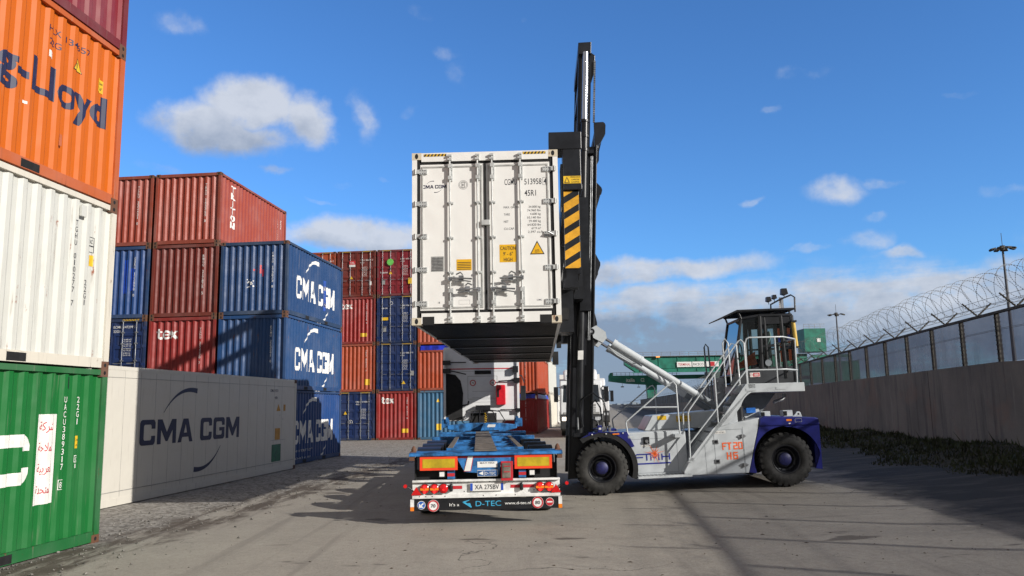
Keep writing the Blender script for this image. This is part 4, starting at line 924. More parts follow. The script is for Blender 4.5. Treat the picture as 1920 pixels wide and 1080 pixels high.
m = MB(); k = 0; y = yF+.25
while y < hy-.2:
    m.box(-CW/2+.06, CW/2-.06, y, y+.05, .015, .13); y += .20
for yb_ in (-3.4, -1.0, 1.5, 4.0): m.box(-CW/2+.06, CW/2-.06, yb_, yb_+.16, -.012, .13)
m.build('floor_beams', M_BLACK, T)

# ------------------------------------------------------------------ wheels
def wheel(parent, c, R, w, side, hubm, rim_r, lugs=26, sub=True, hub_in=.06, name='wheel'):
    """wheel with axis along local y; side=-1: the outer face looks to -y"""
    s = side; m = MB()
    prof = [(rim_r, s*w*.42), (rim_r+.02, s*w*.5), (rim_r+(R-rim_r)*.35, s*w*.56), (rim_r+(R-rim_r)*.45, s*w*.545), (rim_r+(R-rim_r)*.75, s*w*.53), (R-.05, s*w*.47), (R-.028, s*w*.42), (R-.028, -s*w*.42), (R-.05, -s*w*.47), (rim_r+.02, -s*w*.5), (rim_r, -s*w*.4)]
    m.lathe(prof, (0, 0, 0), 'y', 56)
    if lugs:
        for k in range(lugs):
            for half in (-1, 1):
                a = 2*pi*(k+(.5 if half > 0 else 0))/lugs; da = pi/lugs*.62
                P = lambda r, t, y: (r*cos(t), y, r*sin(t))
                y0, y1 = half*w*.02, half*w*.49
                vs = [P(R-.04, a-da, y0), P(R-.04, a+da, y0), P(R-.055, a+da, y1), P(R-.055, a-da, y1), P(R, a-da, y0), P(R, a+da, y0), P(R-.012, a+da, y1*.96), P(R-.012, a-da, y1*.96)]
                m.add(vs, [(4, 5, 6, 7), (0, 1, 5, 4), (1, 2, 6, 5), (2, 3, 7, 6), (3, 0, 4, 7)])
                m.add([P(R-.012, a-da, y1*.96), P(R-.012, a+da, y1*.96), P(R-.085, a+da*.8, half*w*.555), P(R-.085, a-da*.8, half*w*.555)], [(0, 1, 2, 3)])
    o = m.build(name, M_RUB, parent); o.location = c
    m = MB()
    m.lathe([(rim_r+.005, s*w*.43), (rim_r-.02, s*w*.46), (rim_r-.03, s*w*.40), (rim_r-.055, s*w*.0), (rim_r*.62, -s*w*.12), (rim_r*.60, -s*w*.02), (rim_r*.5, s*w*.05), (.001, s*w*.05)], (0, 0, 0), 'y', 40)
    for k in range(10): a = 2*pi*k/10; m.cyl((rim_r*.72*cos(a), -s*w*.12, rim_r*.72*sin(a)), (rim_r*.72*cos(a), s*w*.0, rim_r*.72*sin(a)), .016, 6)
    m.build('rim', M_BLACK if lugs else M_TRW, o)
    m = MB(); r = rim_r*.44
    m.lathe([(r, s*w*.0), (r, s*w*.20), (r*.93, s*w*.23), (.001, s*w*.24)], (0, 0, 0), 'y', 28); m.build('hub', hubm, o)
    return o

# ------------------------------------------------------------------ lift truck for containers
O3 = Vector((1.845, 17.34, 0)); slp = .13/3.93
X3 = Vector((BP.x, BP.y, slp)).normalized(); Y3 = Vector((B.x, B.y, 0)); Z3 = X3.cross(Y3)
FT = thing('container_lift_truck', 'grey and blue container lift truck with a tall black mast and a raised cab', 'lift truck', O3)
FT.matrix_world = Matrix(((X3.x, Y3.x, Z3.x, O3.x), (X3.y, Y3.y, Z3.y, O3.y), (X3.z, Y3.z, Z3.z, O3.z), (0, 0, 0, 1)))
wheel(FT, (.03, .17, .57), .565, .32, -1, M_FLTH, .305); wheel(FT, (.03, .56, .57), .565, .32, -1, M_FLTH, .305)
wheel(FT, (.03, 3.13, .57), .565, .32, 1, M_FLTH, .305); wheel(FT, (.03, 2.74, .57), .565, .32, 1, M_FLTH, .305)
wheel(FT, (3.93, .17, .57), .565, .32, -1, M_FLTH, .305); wheel(FT, (3.93, 3.13, .57), .565, .32, 1, M_FLTH, .305)
WF = .0; YR = 3.3
def arc2(cx_, cz_, r, a0, a1, n=14): return [(cx_+r*cos(radians(a0+(a1-a0)*i/n)), cz_+r*sin(radians(a0+(a1-a0)*i/n))) for i in range(n+1)]
for (ya, yb_) in ((.0, .80), (2.5, 3.3)):
    m = MB(); m.prism(arc2(.03, .57, .76, 118, 32)+[(.75, 1.0), (.61, 1.31), (-.2, 1.33), (-.28, 1.25)], ya, yb_); m.build('front_fender', M_FLTB, FT, bevel=.012)
    m = MB(); o_ = arc2(.03, .57, .765, 125, -20, 20); i_ = arc2(.03, .57, .66, -20, 125, 20); m.prism(o_+i_, ya+.01, yb_-.01); m.build('wheel_arch', M_BLACKM, FT)
m = MB(); m.box(-.0, .09, .12, .30, 1.33, 1.47); m.box(.24, .42, .05, .09, 1.331, 1.335, 1); 
for x in (-.14, .16, .52): m.cyl((x, -.001, 1.29), (x, -.02, 1.29), .014, 8, mi=2)
m.box(.02, .07, -.0+.115, .12, 1.38, 1.42, 2); m.build('fender_fittings', [M_FLTB, M_YEL, M_WHT], FT)
Marks().rect(.30, 1.262, .44, 1.29).build('amber_reflector', M_AMB, FT, lambda u, v: (u, -.004, v))
# chassis
m = MB(); m.prism([(.60, 1.27), (.82, .36), (1.9, .36), (1.9, 1.25)], .32, 2.98); m.build('front_body', M_FLTG, FT, bevel=.012)
m = MB(); m.prism([(1.76, .42), (1.76, .34), (3.12, .33), (3.44, 1.42), (3.43, 1.47), (2.76, 1.36), (2.45, 1.29), (1.92, .68)], .02, 3.28); m.build('side_body', M_FLTG, FT, bevel=.012)
m = MB(); m.box(.78, 1.92, -.01, .32, .315, .365); 
for k in range(13): m.box(.82+k*.085, .87+k*.085, .0, .30, .365, .371, 1)
m.build('step_plate', [M_FLTG, M_STEEL], FT)
m = MB(); m.box(.2, 3.6, .95, 2.35, .42, 1.2); m.build('main_frame', M_FLTD, FT)
m = MB(); m.box(.62, 1.80, .33, 3.0, 1.255, 1.275); m.build('deck_plate', M_FLTG, FT)
m = MB(); m.prism([(1.10, 1.28), (1.30, 1.60), (2.9, 1.66), (2.9, 1.28)], 1.02, 2.3); m.build('engine_hood', M_FLTG, FT, bevel=.02)
m = MB(); m.prism([(1.12, 1.283), (1.32, 1.612), (1.75, 1.625), (1.4, 1.283)], 1.0, 1.019); m.build('hood_panel', M_FLTG, FT)
Marks().rect(1.84, 1.44, 2.16, 1.57).build('warning_sign', M_YEL, FT, lambda u, v: (u, .99, v)); Marks().text('PERIGEON', 1.98, 1.52, .028, .16).text('QUOTA', 1.98, 1.465, .028, .12).poly([(1.86, 1.455), (1.95, 1.455), (1.905, 1.555)]).build('sign_print', M_BLKL, FT, lambda u, v: (u, .987, v))
Marks().rect(1.42, 1.50, 1.62, 1.59).build('warning_sign', M_YEL, FT, lambda u, v: (u, .992, v))
fb = lambda y: (lambda u, v: (u, y, v))
Marks().frame(.64, .40, 1.70, 1.13, .006).build('panel_gap', M_FLTD, FT, fb(.317))
m = MB(); m.box(.98, 1.11, .285, .32, 1.02, 1.17); m.cyl((1.045, .285, 1.08), (1.045, .25, 1.08), .035, 10, mi=1); m.cyl((1.045, .28, 1.05), (1.10, .24, .99), .012, 6, mi=1); m.build('battery_switch', [M_BLACK, M_STEEL], FT, bevel=.008)
Marks().rect(.93, .955, 1.17, 1.0).build('label', M_WHT, FT, fb(.316)); Marks().text('BATTERY SWITCH', .95, .966, .022, .20).build('label_print', M_BLKL, FT, fb(.313))
# logo
m = Marks(); t = .026; z0, z1 = .665, .80
def st(*p): m.stroke(list(p), t)
st((.79, z0), (.79, z1-.02), (.82, z1), (.97, z1)); st((.79, .735), (.95, .735)); st((1.03, z0), (1.03, z1)); st((.95, z1), (1.12, z1))
st((1.12, z0), (1.12, z1), (1.20, z0+.04), (1.29, z1), (1.29, z0)); st((1.36, z0), (1.36, z1)); st((1.52, z0), (1.52, z1)); st((1.36, .735), (1.52, .735)); m.rect(.78, .585, 1.535, .615)
m.build('logo_lettering', M_BLUEL, FT, fb(.314))
m = Marks()
for k, (a, r) in enumerate(((15, .24), (48, .17), (70, .24), (95, .15), (118, .28), (150, .15), (167, .26), (195, .15), (230, .17), (262, .20), (290, .24), (320, .15), (345, .14))):
    a = radians(a); b = .16; q = (1.21, .80); m.poly([(q[0]+r*cos(a), q[1]+r*sin(a)), (q[0]+.010*cos(a+1.4), q[1]+.010*sin(a+1.4)), (q[0]+.010*cos(a-1.4), q[1]+.010*sin(a-1.4))])
m.circle(1.21, .80, .02).build('logo_star', M_ORL, FT, fb(.311))
def ft_sign(m):
    t = .036
    def L(x, z, w, h, segs):
        for a in segs: m.rect(x+a[0]*w, z+a[1]*h, x+a[2]*w, z+a[3]*h)
    tx = lambda w: t/w
    h = .155; z = .83; a = .027/.10; b = .027/h
    L(2.605, z, .09, h, [(0, 0, a, 1), (a, 1-b, 1, 1), (a, .42, .85, .42+b)]); L(2.705, z, .10, h, [(0, 1-b, 1, 1), (.33, 0, .67, 1-b)])
    L(2.84, z, .09, h, [(0, 1-b, 1, 1), (1-a, .5, 1, 1-b), (0, .5-b/2, 1, .5+b/2), (0, b, a, .5-b/2), (0, 0, 1, b)]); L(2.945, z, .09, h, [(0, 0, a, 1), (1-a, 0, 1, 1), (a, 1-b, 1-a, 1), (a, 0, 1-a, b)])
    z = .625; L(2.685, z, .10, h, [(0, 0, a, 1), (1-a, 0, 1, 1), (a, .42, 1-a, .42+b)]); L(2.82, z, .10, h, [(0, 0, a, 1), (a, 1-b, 1, 1), (a, 0, 1, b), (1-a, b, 1, .5-b*.2), (a, .5-b*.2, 1, .5+b*.8)])
    return m
# right door panel with latches and FT 20 H6
Marks().frame(2.44, .335, 3.05, 1.255, .007).rect(2.235, .34, 2.241, 1.0).rect(3.06, .34, 3.066, 1.3).build('door_gap', M_FLTD, FT, fb(.0175))
for (x, z, w) in ((2.48, 1.01, .055), (2.48, .60, .055)):
    m = MB(); m.box(x-w, x+w, .0, .019, z-.045, z+.045); m.box(x-.03, x+.035, -.012, .0, z-.025, z+.03, 1); m.build('door_latch', [M_STEEL, M_BLACK], FT, bevel=.006)
for (x, z) in ((3.03, 1.10), (3.03, .50)):
    m = MB(); m.prism([(x-.10, z), (x-.05, z+.035), (x+.05, z+.035), (x+.10, z), (x+.05, z-.035), (x-.05, z-.035)], .0, .019); m.cyl((x, -.012, z-.045), (x, -.012, z+.045), .018, 8); m.build('door_hinge', M_STEEL, FT)
ft_sign(Marks()).build('model_lettering', M_ORL, FT, fb(.0155))
Marks().rect(2.45, 1.175, 2.70, 1.235).build('label', M_WHT, FT, fb(.0155)); Marks().text('SOLO AD BLU', 2.465, 1.19, .03, .21).build('label_print', M_BLKL, FT, fb(.0125))

for i in range(8):
    m = MB(); x = 1.99+i*.160; z = .62+i*.198; m.box(x-.10, x+.10, .05, .62, z-.018, z+.018); m.build('stair_tread', M_STEEL, FT)
for y in (.0, .62):
    m = MB(); m.prism([(1.86, .62), (1.93, .62), (3.22, 2.20), (3.42, 2.20), (3.42, 2.02)]+arc2(3.48, 1.62, .42, 100, 165, 8)+[(2.93, 1.57), (2.76, 1.36), (2.45, 1.29)], y, y+.03); m.build('stair_stringer', M_FLTG, FT, bevel=.005)
m = MB(); m.prism([(3.26, 2.01), (3.26, 2.20), (4.46, 2.17), (4.46, 1.98)], .0, 2.6); m.build('platform', M_FLTG, FT, bevel=.01)
m = MB(); m.prism([(3.0, 1.4), (3.35, 1.99), (4.05, 1.97), (3.75, 1.62), (3.55, 1.42)], .75, 2.4); m.build('cab_support', M_FLTD, FT, bevel=.02)
m = MB(); m.box(2.80, 3.0, .1, .5, 1.36, 1.74); m.build('filter_box', M_FLTG, FT, bevel=.01)
m = MB(); m.cyl((3.10, .3, 1.43), (3.10, .3, 1.73), .10, 16); m.box(3.02, 3.2, .2, .45, 1.395, 1.43); m.build('air_filter', M_BLACK, FT)
m = MB(); m.box(3.28, 3.48, .4, .6, 1.57, 1.68); m.build('washer_tank', plain('clear_blue_plastic', (.03, .16, .55), .3), FT)
m = MB(); m.prism([(3.12, 1.62), (3.58, 1.66), (3.60, 1.44), (3.30, 1.44)], .5, .56); m.build('bracket_plate', M_FLTG, FT)
m = MB(); m.tube([(4.18, .6, 1.95), (4.19, .6, 1.88), (4.13, .58, 1.82), (4.0, .56, 1.80), (3.93, .55, 1.77)], .035, 10); m.build('tail_pipe', M_STEEL, FT)
# rails
def rail(name, paths, r=.017):
    m = MB()
    for p in paths: m.tube(p, r, 8)
    return m.build(name, M_FLTG, FT)
y = .02
rail('guard_rail', [[(.63, y, 1.20), (.60, y, 1.49), (.62, y, 1.54), (1.62, y, 2.30), (1.68, y, 2.32), (1.73, y, 2.25), (1.73, y, 1.17)], [(.98, y, 1.81), (1.73, y, 1.78)]])
rail('guard_rail', [[(.63, 3.26, 1.20), (.60, 3.26, 1.49), (.62, 3.26, 1.54), (1.62, 3.26, 2.30), (1.68, 3.26, 2.32), (1.73, 3.26, 2.25), (1.73, 3.26, 1.17)], [(.98, 3.26, 1.81), (1.73, 3.26, 1.78)]])
m = MB(); m.box(.62, .76, .0, .32, 1.17, 1.23); m.box(1.62, 1.78, .0, .32, 1.14, 1.21); m.box(1.88, 2.0, .0, .06, .64, .70); m.build('rail_foot', M_FLTG, FT)
rail('stair_rail', [[(1.91, y, .66), (1.94, y, 1.64), (1.97, y, 1.71), (2.78, y, 2.69), (3.14, y, 3.12), (3.20, y, 3.15), (3.26, y, 3.08), (3.25, y, 2.06)], [(2.57, y, 2.43), (2.56, y, 1.41)]])
rail('stair_rail', [[(1.92, y, .99), (3.25, y, 2.48)]])
rail('stair_rail', [[(1.91, .64, .66), (1.94, .64, 1.64), (1.97, .64, 1.71), (2.78, .64, 2.69), (3.14, .64, 3.12), (3.25, .64, 3.08), (3.25, .64, 2.06)]])
rail('platform_rail', [[(3.26, y, 2.03), (3.29, y, 3.08), (3.32, y, 3.16), (3.38, y, 3.19), (4.11, y, 3.17), (4.47, y+.35, 3.13), (4.45, 2.5, 3.13)], [(3.29, y, 2.49), (3.93, y, 2.47), (4.11, y, 2.47), (4.46, y+.35, 2.45), (4.45, 2.5, 2.45)]])
for p in (((3.93, y, 3.17), (3.90, y, 2.02)), ((4.47, y+.35, 3.13), (4.43, y+.35, 2.15)), ((4.45, 1.5, 3.13), (4.44, 1.5, 2.15))): rail('rail_post', [p])
rail('grab_rail', [[(3.02, 1.0, 2.16), (3.03, 1.0, 3.16), (3.09, 1.0, 3.26), (3.15, 1.0, 3.16), (3.15, 1.0, 2.2)]])
m = MB()
for x in (3.27, 3.91): m.box(x-.06, x+.14, -.008, .0, 2.045, 2.10)
m.build('rail_foot', M_FLTG, FT)
# counterweight
m = MB(); m.prism([(3.42, 1.29), (3.44, 1.455), (3.55, 1.50), (4.60, 1.425), (4.68, 1.40), (4.70, 1.26)], -.01, 3.31); m.build('counterweight', M_FLTB, FT, bevel=.025)
for (ya, yb_) in ((.02, .10), (3.2, 3.28)):
    m = MB(); m.prism([(3.42, 1.30), (3.13, .34), (3.28, .32)]+arc2(3.95, .57, .70, 198, 90, 14)+arc2(3.98, .57, .68, 88, 8, 12)+[(4.53, .36), (4.665, .34), (4.69, 1.27)], ya, yb_); m.build('rear_fender', M_FLTB, FT)
m = MB(); m.box(3.1, 4.66, .6, 2.7, .42, 1.30); m.build('wheel_well_box', M_BLACKM, FT)  # black box put in for the dark inside of the rear wheel wells
m = MB(); m.prism([(4.55, .36), (4.66, .34), (4.69, 1.27), (4.60, 1.27)], .1, 3.2); m.build('rear_panel', M_FLTB, FT)
for x in (3.66, 4.14):
    m = MB(); m.box(x-.10, x+.10, .30, .55, 1.46, 1.59); m.box(x-.102, x-.02, .29, .30, 1.475, 1.575, 1); m.build('light_housing', [M_FLTG, M_BLACK], FT, bevel=.012)
m = MB(); m.prism([(4.24, 1.44), (4.33, 1.51)]+arc2(4.38, 1.50, .055, 130, 0, 8)+[(4.46, 1.43)], .35, .40); m.cyl((4.38, .348, 1.50), (4.38, .347, 1.50), .022, 10, mi=1); m.build('lifting_lug', [M_FLTG, M_BLACKM], FT)
Marks().rect(4.0, 1.37, 4.11, 1.41).build('amber_reflector', M_AMB, FT, fb(-.013)); Marks().rect(4.04, 1.31, 4.08, 1.33).text('Fantuzzi', 4.18, 1.385, .02, .12).build('label', M_WHT, FT, fb(-.013)) if False else Marks().rect(4.04, 1.31, 4.08, 1.33).frame(4.18, 1.34, 4.32, 1.41, .003).build('label', M_WHT, FT, fb(-.013))
# cab
CAB0, CAB1 = 1.0, 2.3
side = [(3.14, 2.22), (3.24, 2.45), (3.49, 3.70), (3.88, 3.745), (4.65, 3.72), (4.62, 2.2)]
for y in (CAB0, CAB1):
    m = MB(); r = .028
    for a, b, rr in (((3.22, 2.40), (3.50, 3.70), .035), ((3.50, 3.70), (3.90, 3.745), .04), ((3.90, 3.745), (4.64, 3.72), .05), ((4.64, 3.72), (4.61, 2.22), .05), ((3.92, 3.73), (3.865, 2.54), .06), ((4.40, 3.72), (4.40, 2.3), .05), ((4.02, 3.70), (4.0, 2.5), .04)):
        m.cyl((a[0], y, a[1]), (b[0], y, b[1]), rr, 6)
    m.box(3.90, 4.62, y-.03, y+.03, 3.54, 3.72); m.box(3.90, 4.62, y-.03, y+.03, 3.02, 3.06); m.build('cab_frame', M_BLACK, FT)
    m = MB(); m.prism([(3.12, 2.21), (3.24, 2.45), (3.865, 2.60), (3.865, 2.20)], y-.02, y+.02); m.prism([(3.868, 2.20), (3.868, 2.56), (4.62, 2.56), (4.62, 2.20)], y-.02, y+.02)
    m.build('cab_lower_panel', plain('cab_charcoal', (.022, .025, .03), .5), FT)
    m = MB(); m.add([(3.24, y, 2.46), (3.865, y, 2.60), (3.92, y, 3.72), (3.50, y, 3.69)], [(0, 1, 2, 3)]); m.add([(3.92, y, 2.33), (4.58, y, 2.33), (4.60, y, 3.62), (3.92, y, 3.62)], [(0, 1, 2, 3)]); m.build('cab_window', M_GLASSC, FT)
m = MB()
for y in (CAB0, CAB1): pass
for a, b in (((3.50, 3.70), (3.9, 3.745)), ): pass
for p in ((3.13, 2.21), (3.22, 2.42), (3.50, 3.70), (4.64, 3.72), (4.62, 2.25), (4.62, 3.0)): m.cyl((p[0], CAB0, p[1]), (p[0], CAB1, p[1]), .03, 6)
m.build('cab_cross_members', M_BLACK, FT)
m = MB(); m.add([(3.22, CAB0, 2.42), (3.22, CAB1, 2.42), (3.50, CAB1, 3.70), (3.50, CAB0, 3.70)], [(0, 1, 2, 3)]); m.build('windscreen', M_GLASSC, FT)
m = MB(); m.add([(4.63, CAB0, 2.7), (4.63, CAB1, 2.7), (4.64, CAB1, 3.70), (4.64, CAB0, 3.70)], [(0, 1, 2, 3)]); m.build('rear_window', M_GLASSC, FT)
m = MB(); m.prism([(3.48, 3.72), (3.90, 3.78), (4.66, 3.75), (4.66, 3.70), (3.9, 3.72), (3.50, 3.68)], CAB0-.03, CAB1+.03); m.build('cab_roof', M_BLACK, FT)
m = MB(); m.prism([(3.06, 3.76), (3.40, 3.90), (4.72, 3.88), (4.72, 3.84), (3.42, 3.86), (3.07, 3.74)], CAB0-.1, CAB1+.12)
for k in range(11): y = CAB0-.05+k*.135; m.box(3.42, 4.7, y, y+.05, 3.835, 3.86)
m.build('roof_guard', M_BLACK, FT)
m = MB()
for y in (CAB0-.02, CAB1): m.cyl((3.50, y, 3.69), (3.44, y, 3.88), .022, 6); m.cyl((4.60, y, 3.86), (4.62, y, 3.6), .022, 6); m.cyl((4.1, y, 3.74), (4.35, y, 3.85), .02, 6)
m.build('roof_guard_struts', M_BLACK, FT)
m = MB(); m.box(3.2, 4.6, CAB0+.03, CAB1-.03, 2.2, 2.26); m.box(4.15, 4.25, CAB0+.4, CAB1-.35, 2.75, 3.4); m.box(3.8, 4.25, CAB0+.4, CAB1-.35, 2.65, 2.78); m.box(3.9, 4.2, CAB0+.45, CAB1-.4, 2.26, 2.65); m.build('driver_seat', M_BLACKM, FT, bevel=.03)
m = MB(); m.cyl((3.36, 1.65, 2.3), (3.55, 1.65, 2.95), .04, 8); m.lathe([(.19, -.015), (.205, 0), (.19, .015), (.175, 0), (.19, -.015)], (3.57, 1.65, 2.97), 'x', 24); m.build('steering_wheel', M_BLACK, FT)
m = MB(); m.cyl((4.02, CAB0-.021, 2.66), (4.02, CAB0-.04, 2.66), .075, 20); m.build('door_vent', M_FLTD, FT)
m = MB(); rj = random.Random(4); vs = []; n = 9
for i in range(n):
    for j in range(7):
        u, v = i/(n-1), j/6; vs.append((3.28+u*.50, CAB0+.07+.05*sin(u*5+v*4)+.015*rj.random(), 2.53+u*.10+v*(.10+.20*u)+.02*rj.random()))
m.add(vs, [(i*7+j, i*7+j+1, (i+1)*7+j+1, (i+1)*7+j) for i in range(n-1) for j in range(6)], 0, True); m.build('safety_jacket', plain('orange_cloth', (.95, .13, .01), .7, noise=.2, scale=14), FT)
m = MB(); vs = [(4.02+.10*v+.05*sin(v*9)+u*.10, CAB0+.35+.05*sin(u*9), 2.55+v*.85) for u in (0, .3, .6, 1) for v in [k/8 for k in range(9)]]
m.add(vs, [(i*9+j, i*9+j+1, (i+1)*9+j+1, (i+1)*9+j) for i in range(3) for j in range(8)], 0, True); m.build('plastic_seat_cover', plain('clear_wrap', (.45, .55, .52), .15), FT)
Marks().rect(3.565, 2.355, 3.80, 2.455).build('warning_sign', M_WHT, FT, fb(CAB0-.045)); Marks().rect(3.645, 2.365, 3.79, 2.445).ring(3.60, 2.405, .03, .022, 14).build('sign_print', M_REDL, FT, fb(CAB0-.048)); Marks().rect(3.67, 2.41, 3.765, 2.425).rect(3.67, 2.385, 3.765, 2.398).build('sign_print', M_WHT, FT, fb(CAB0-.051))
m = MB(); m.cyl((4.68, .95, 2.96), (4.66, .95, 3.58), .045, 14); m.box(4.60, 4.72, .88, 1.0, 3.55, 3.59, 1); m.box(4.60, 4.72, .88, 1.0, 2.97, 3.0, 1); m.build('yellow_cylinder', [plain('cylinder_yellow', (.62, .42, .08), .4), M_BLACK], FT)
m = MB(); m.cyl((4.64, 1.7, 3.0), (4.66, 1.7, 3.95), .045, 14); m.cyl((4.66, 1.7, 3.95), (4.67, 1.7, 4.22), .055, 14); m.build('exhaust_stack', M_CHROME, FT)
m = MB(); m.tube([(4.36, 1.55, 3.86), (4.37, 1.55, 4.05), (4.62, 1.58, 4.17), (4.88, 1.6, 4.26), (4.96, 1.6, 4.20), (4.94, 1.6, 3.85)], .02, 6); m.build('light_bar', M_BLACK, FT)
for (x, z, s) in ((4.33, 4.17, .065), (4.47, 4.22, .055), (4.71, 4.33, .085)):
    m = MB(); m.prism([(x-s, z-s*.6), (x-s*.8, z+s), (x+s*.7, z+s), (x+s, z-s*.6), (x, z-s)], 1.50, 1.62); m.cyl((x, 1.56, z-s), (x, 1.56, z-s-.05), .01, 6); m.build('work_light', M_BLACK, FT, bevel=.01)
# valve block and hoses
m = MB(); m.box(2.85, 3.04, 1.2, 1.5, 1.74, 2.38); 
for z in (1.85, 2.0, 2.15, 2.3): m.cyl((2.90, 1.2, z), (2.90, 1.15, z), .03, 8); m.cyl((3.0, 1.2, z-.05), (3.0, 1.16, z-.05), .022, 8)
m.build('valve_block', M_STEEL, FT, bevel=.01)
m = MB(); m.tube([(3.02, 2.9, 1.4), (3.00, 2.9, 3.2), (3.04, 2.9, 3.28), (3.10, 2.9, 3.2), (3.12, 2.9, 1.4)], .02, 8); 
for z in (1.8, 2.1, 2.4, 2.7): m.cyl((3.0, 2.9, z), (3.12, 2.9, z), .015, 6)
m.build('far_ladder', M_FLTD, FT)
# tilt cylinders
for y in (.62, 1.95):
    m = MB(); p0 = Vector((.10, y, 3.54)); p1 = Vector((2.80, y, 1.66)); d = p1-p0
    m.prism([(.02, 3.62), (.14, 3.68), (.34, 3.52), (.36, 3.38), (.26, 3.28), (.06, 3.40)], y-.10, y+.10)
    m.cyl(p0+d*.09, p0+d*.16, .035, 12, mi=1); m.cyl(p0+d*.145, p0+d*.17, .108, 20); m.cyl(p0+d*.17, p0+d*.36, .096, 20); m.cyl(p0+d*.36, p0+d*.375, .102, 20); m.cyl(p0+d*.375, p0+d*.80, .078, 20); m.cyl(p0+d*.80, p1, .074, 20, mi=2)
    m.build('tilt_cylinder', [M_FLTG, M_CHROME, M_FLTD], FT)
m = MB(); q0 = Vector((.30, .62, 3.28)); d = Vector((2.7, 0, -1.88)); m.cyl(q0+d*.03, q0+d*.30, .018, 8); m.tube([q0+d*.02+Vector((0, 0, -.04)), q0+d*.1+Vector((0, 0, -.10)), q0+d*.22+Vector((0, 0, -.08)), q0+d*.26], .012, 6); m.build('oil_pipe', M_FLTG, FT)
# mast, leaning back
LEAN = .080
MA = bpy.data.objects.new('mast', None)
def M3(u, y, z): return (u+LEAN*z, y, z)
def mbox(m, u0, u1, y0, y1, z0, z1, mi=0):
    vs = [M3(u0, y0, z0), M3(u1, y0, z0), M3(u1, y1, z0), M3(u0, y1, z0), M3(u0, y0, z1), M3(u1, y0, z1), M3(u1, y1, z1), M3(u0, y1, z1)]
    m.add(vs, [(0, 3, 2, 1), (4, 5, 6, 7), (0, 1, 5, 4), (1, 2, 6, 5), (2, 3, 7, 6), (3, 0, 4, 7)], mi)
bpy.data.objects.remove(MA)
for s, (ya, yb_) in ((1, (.55, .72)), (-1, (2.60, 2.77))):
    m = MB(); mbox(m, -.72, -.68, ya, yb_, .32, 7.9); mbox(m, -.23, -.19, ya, yb_, .32, 7.9); mbox(m, -.70, -.21, (ya+.12 if s > 0 else ya), (yb_ if s > 0 else ya+.05), .32, 7.9)
    mbox(m, -.19, -.02+.0, ya+.02, yb_-.02, 2.2, 3.6) if False else None
    m.build('outer_mast', M_BLACK, FT, bevel=.008)
    m = MB(); mbox(m, -.665, -.62, ya+.03*s, yb_+.03*s, 2.8, 10.15); mbox(m, -.40, -.36, ya+.03*s, yb_+.03*s, 2.8, 10.15); mbox(m, -.64, -.38, ya+.06*s, ya+.10*s, 2.8, 10.15); m.build('inner_mast', M_BLACK, FT)
    for pts in ([(-.276, 8.45), (-.06, 8.45), (-.02, 8.42), (0, 8.37), (-.003, 8.16), (-.107, 7.96), (-.24, 7.80)], [(-.24, 7.05), (-.115, 6.92), (-.075, 6.87), (-.056, 6.81), (-.07, 6.74), (-.115, 6.69), (-.24, 6.61)],
                [(-.24, 5.42), (-.11, 5.17), (-.078, 5.12), (-.075, 5.05), (-.10, 4.97), (-.15, 4.83), (-.20, 4.73), (-.205, 4.03), (-.13, 3.74), (-.13, 3.51), (-.2, 3.45)]):
        m = MB(); m.prism([(p[0]+LEAN*p[1], p[1]) for p in pts], ya+.02, yb_-.04); m.build('mast_gusset', M_BLACK, FT)
m = MB()
for (z0, z1, u1) in ((8.2, 8.38, -.04), (7.82, 7.95, -.16), (6.68, 6.84, -.10), (4.85, 5.05, -.12), (3.3, 3.6, -.1), (.9, 1.4, -.2), (.32, .55, -.2)): mbox(m, -.24, u1, .60, 2.72, z0, z1)
m.build('mast_cross_beam', M_BLACK, FT, bevel=.01)
m = MB(); mbox(m, -.68, -.37, .50, 2.82, 10.13, 10.42); m.prism([(p[0]+LEAN*p[1], p[1]) for p in ((-.37, 10.2), (-.27, 10.12), (-.27, 9.75), (-.34, 9.5), (-.37, 9.5))], .6, .75); mbox(m, -.66, -.42, .7, 2.6, 9.3, 9.5); m.build('mast_head', M_BLACK, FT, bevel=.01)
for y in (.46, 2.86):
    m = MB(); m.cyl(M3(-.50, y, 8.40), M3(-.50, y, 10.14), .070, 20); m.build('lift_rod', M_CHROME, FT)
    m = MB(); m.cyl(M3(-.495, y, 1.3), M3(-.495, y, 8.45), .088, 20); 
    for z in (8.42, 8.05, 7.72): m.cyl(M3(-.495, y, z), M3(-.495, y, z+.06), .105, 20)
    mbox(m, -.60, -.28, y-.05, y+.1, 7.66, 7.74); mbox(m, -.62, -.32, y-.1, y+.1, 1.24, 1.32); m.build('lift_cylinder', M_BLACK, FT)
m = MB()
for y in (.58, 2.7):
    for k in range(34): z = 8.45+k*.045; c_ = M3(-.275, y, z); m.box(c_[0]-.022, c_[0]+.022, y-.02, y+.02, z, z+.030)
m.build('lift_chain', M_STEEL, FT)
m = MB()
for u in (-.335, -.30): m.tube([M3(u, .47, 7.6), M3(u+.005, .47, 5.5), M3(u, .47, 3.35)], .012, 6)
m.build('hose_pipe', M_STEEL, FT)
m = MB(); m.tube([M3(-.42, .35, 1.45), (-.34, .33, 1.75), (-.28, .33, 2.05), (-.05, .30, 2.18), (.18, .32, 2.0), (.22, .34, 1.75), (.20, .36, 1.35)], .02, 8); m.tube([M3(-.25, .4, 1.9), (.0, .38, 2.02), (.10, .4, 1.85), (.12, .42, 1.6), (-.02, .42, 1.45)], .018, 8); m.tube([(.05, .4, 1.35), (.02, .4, 1.55), (-.1, .4, 1.62)], .02, 8); m.build('hydraulic_hoses', M_BLACK, FT)
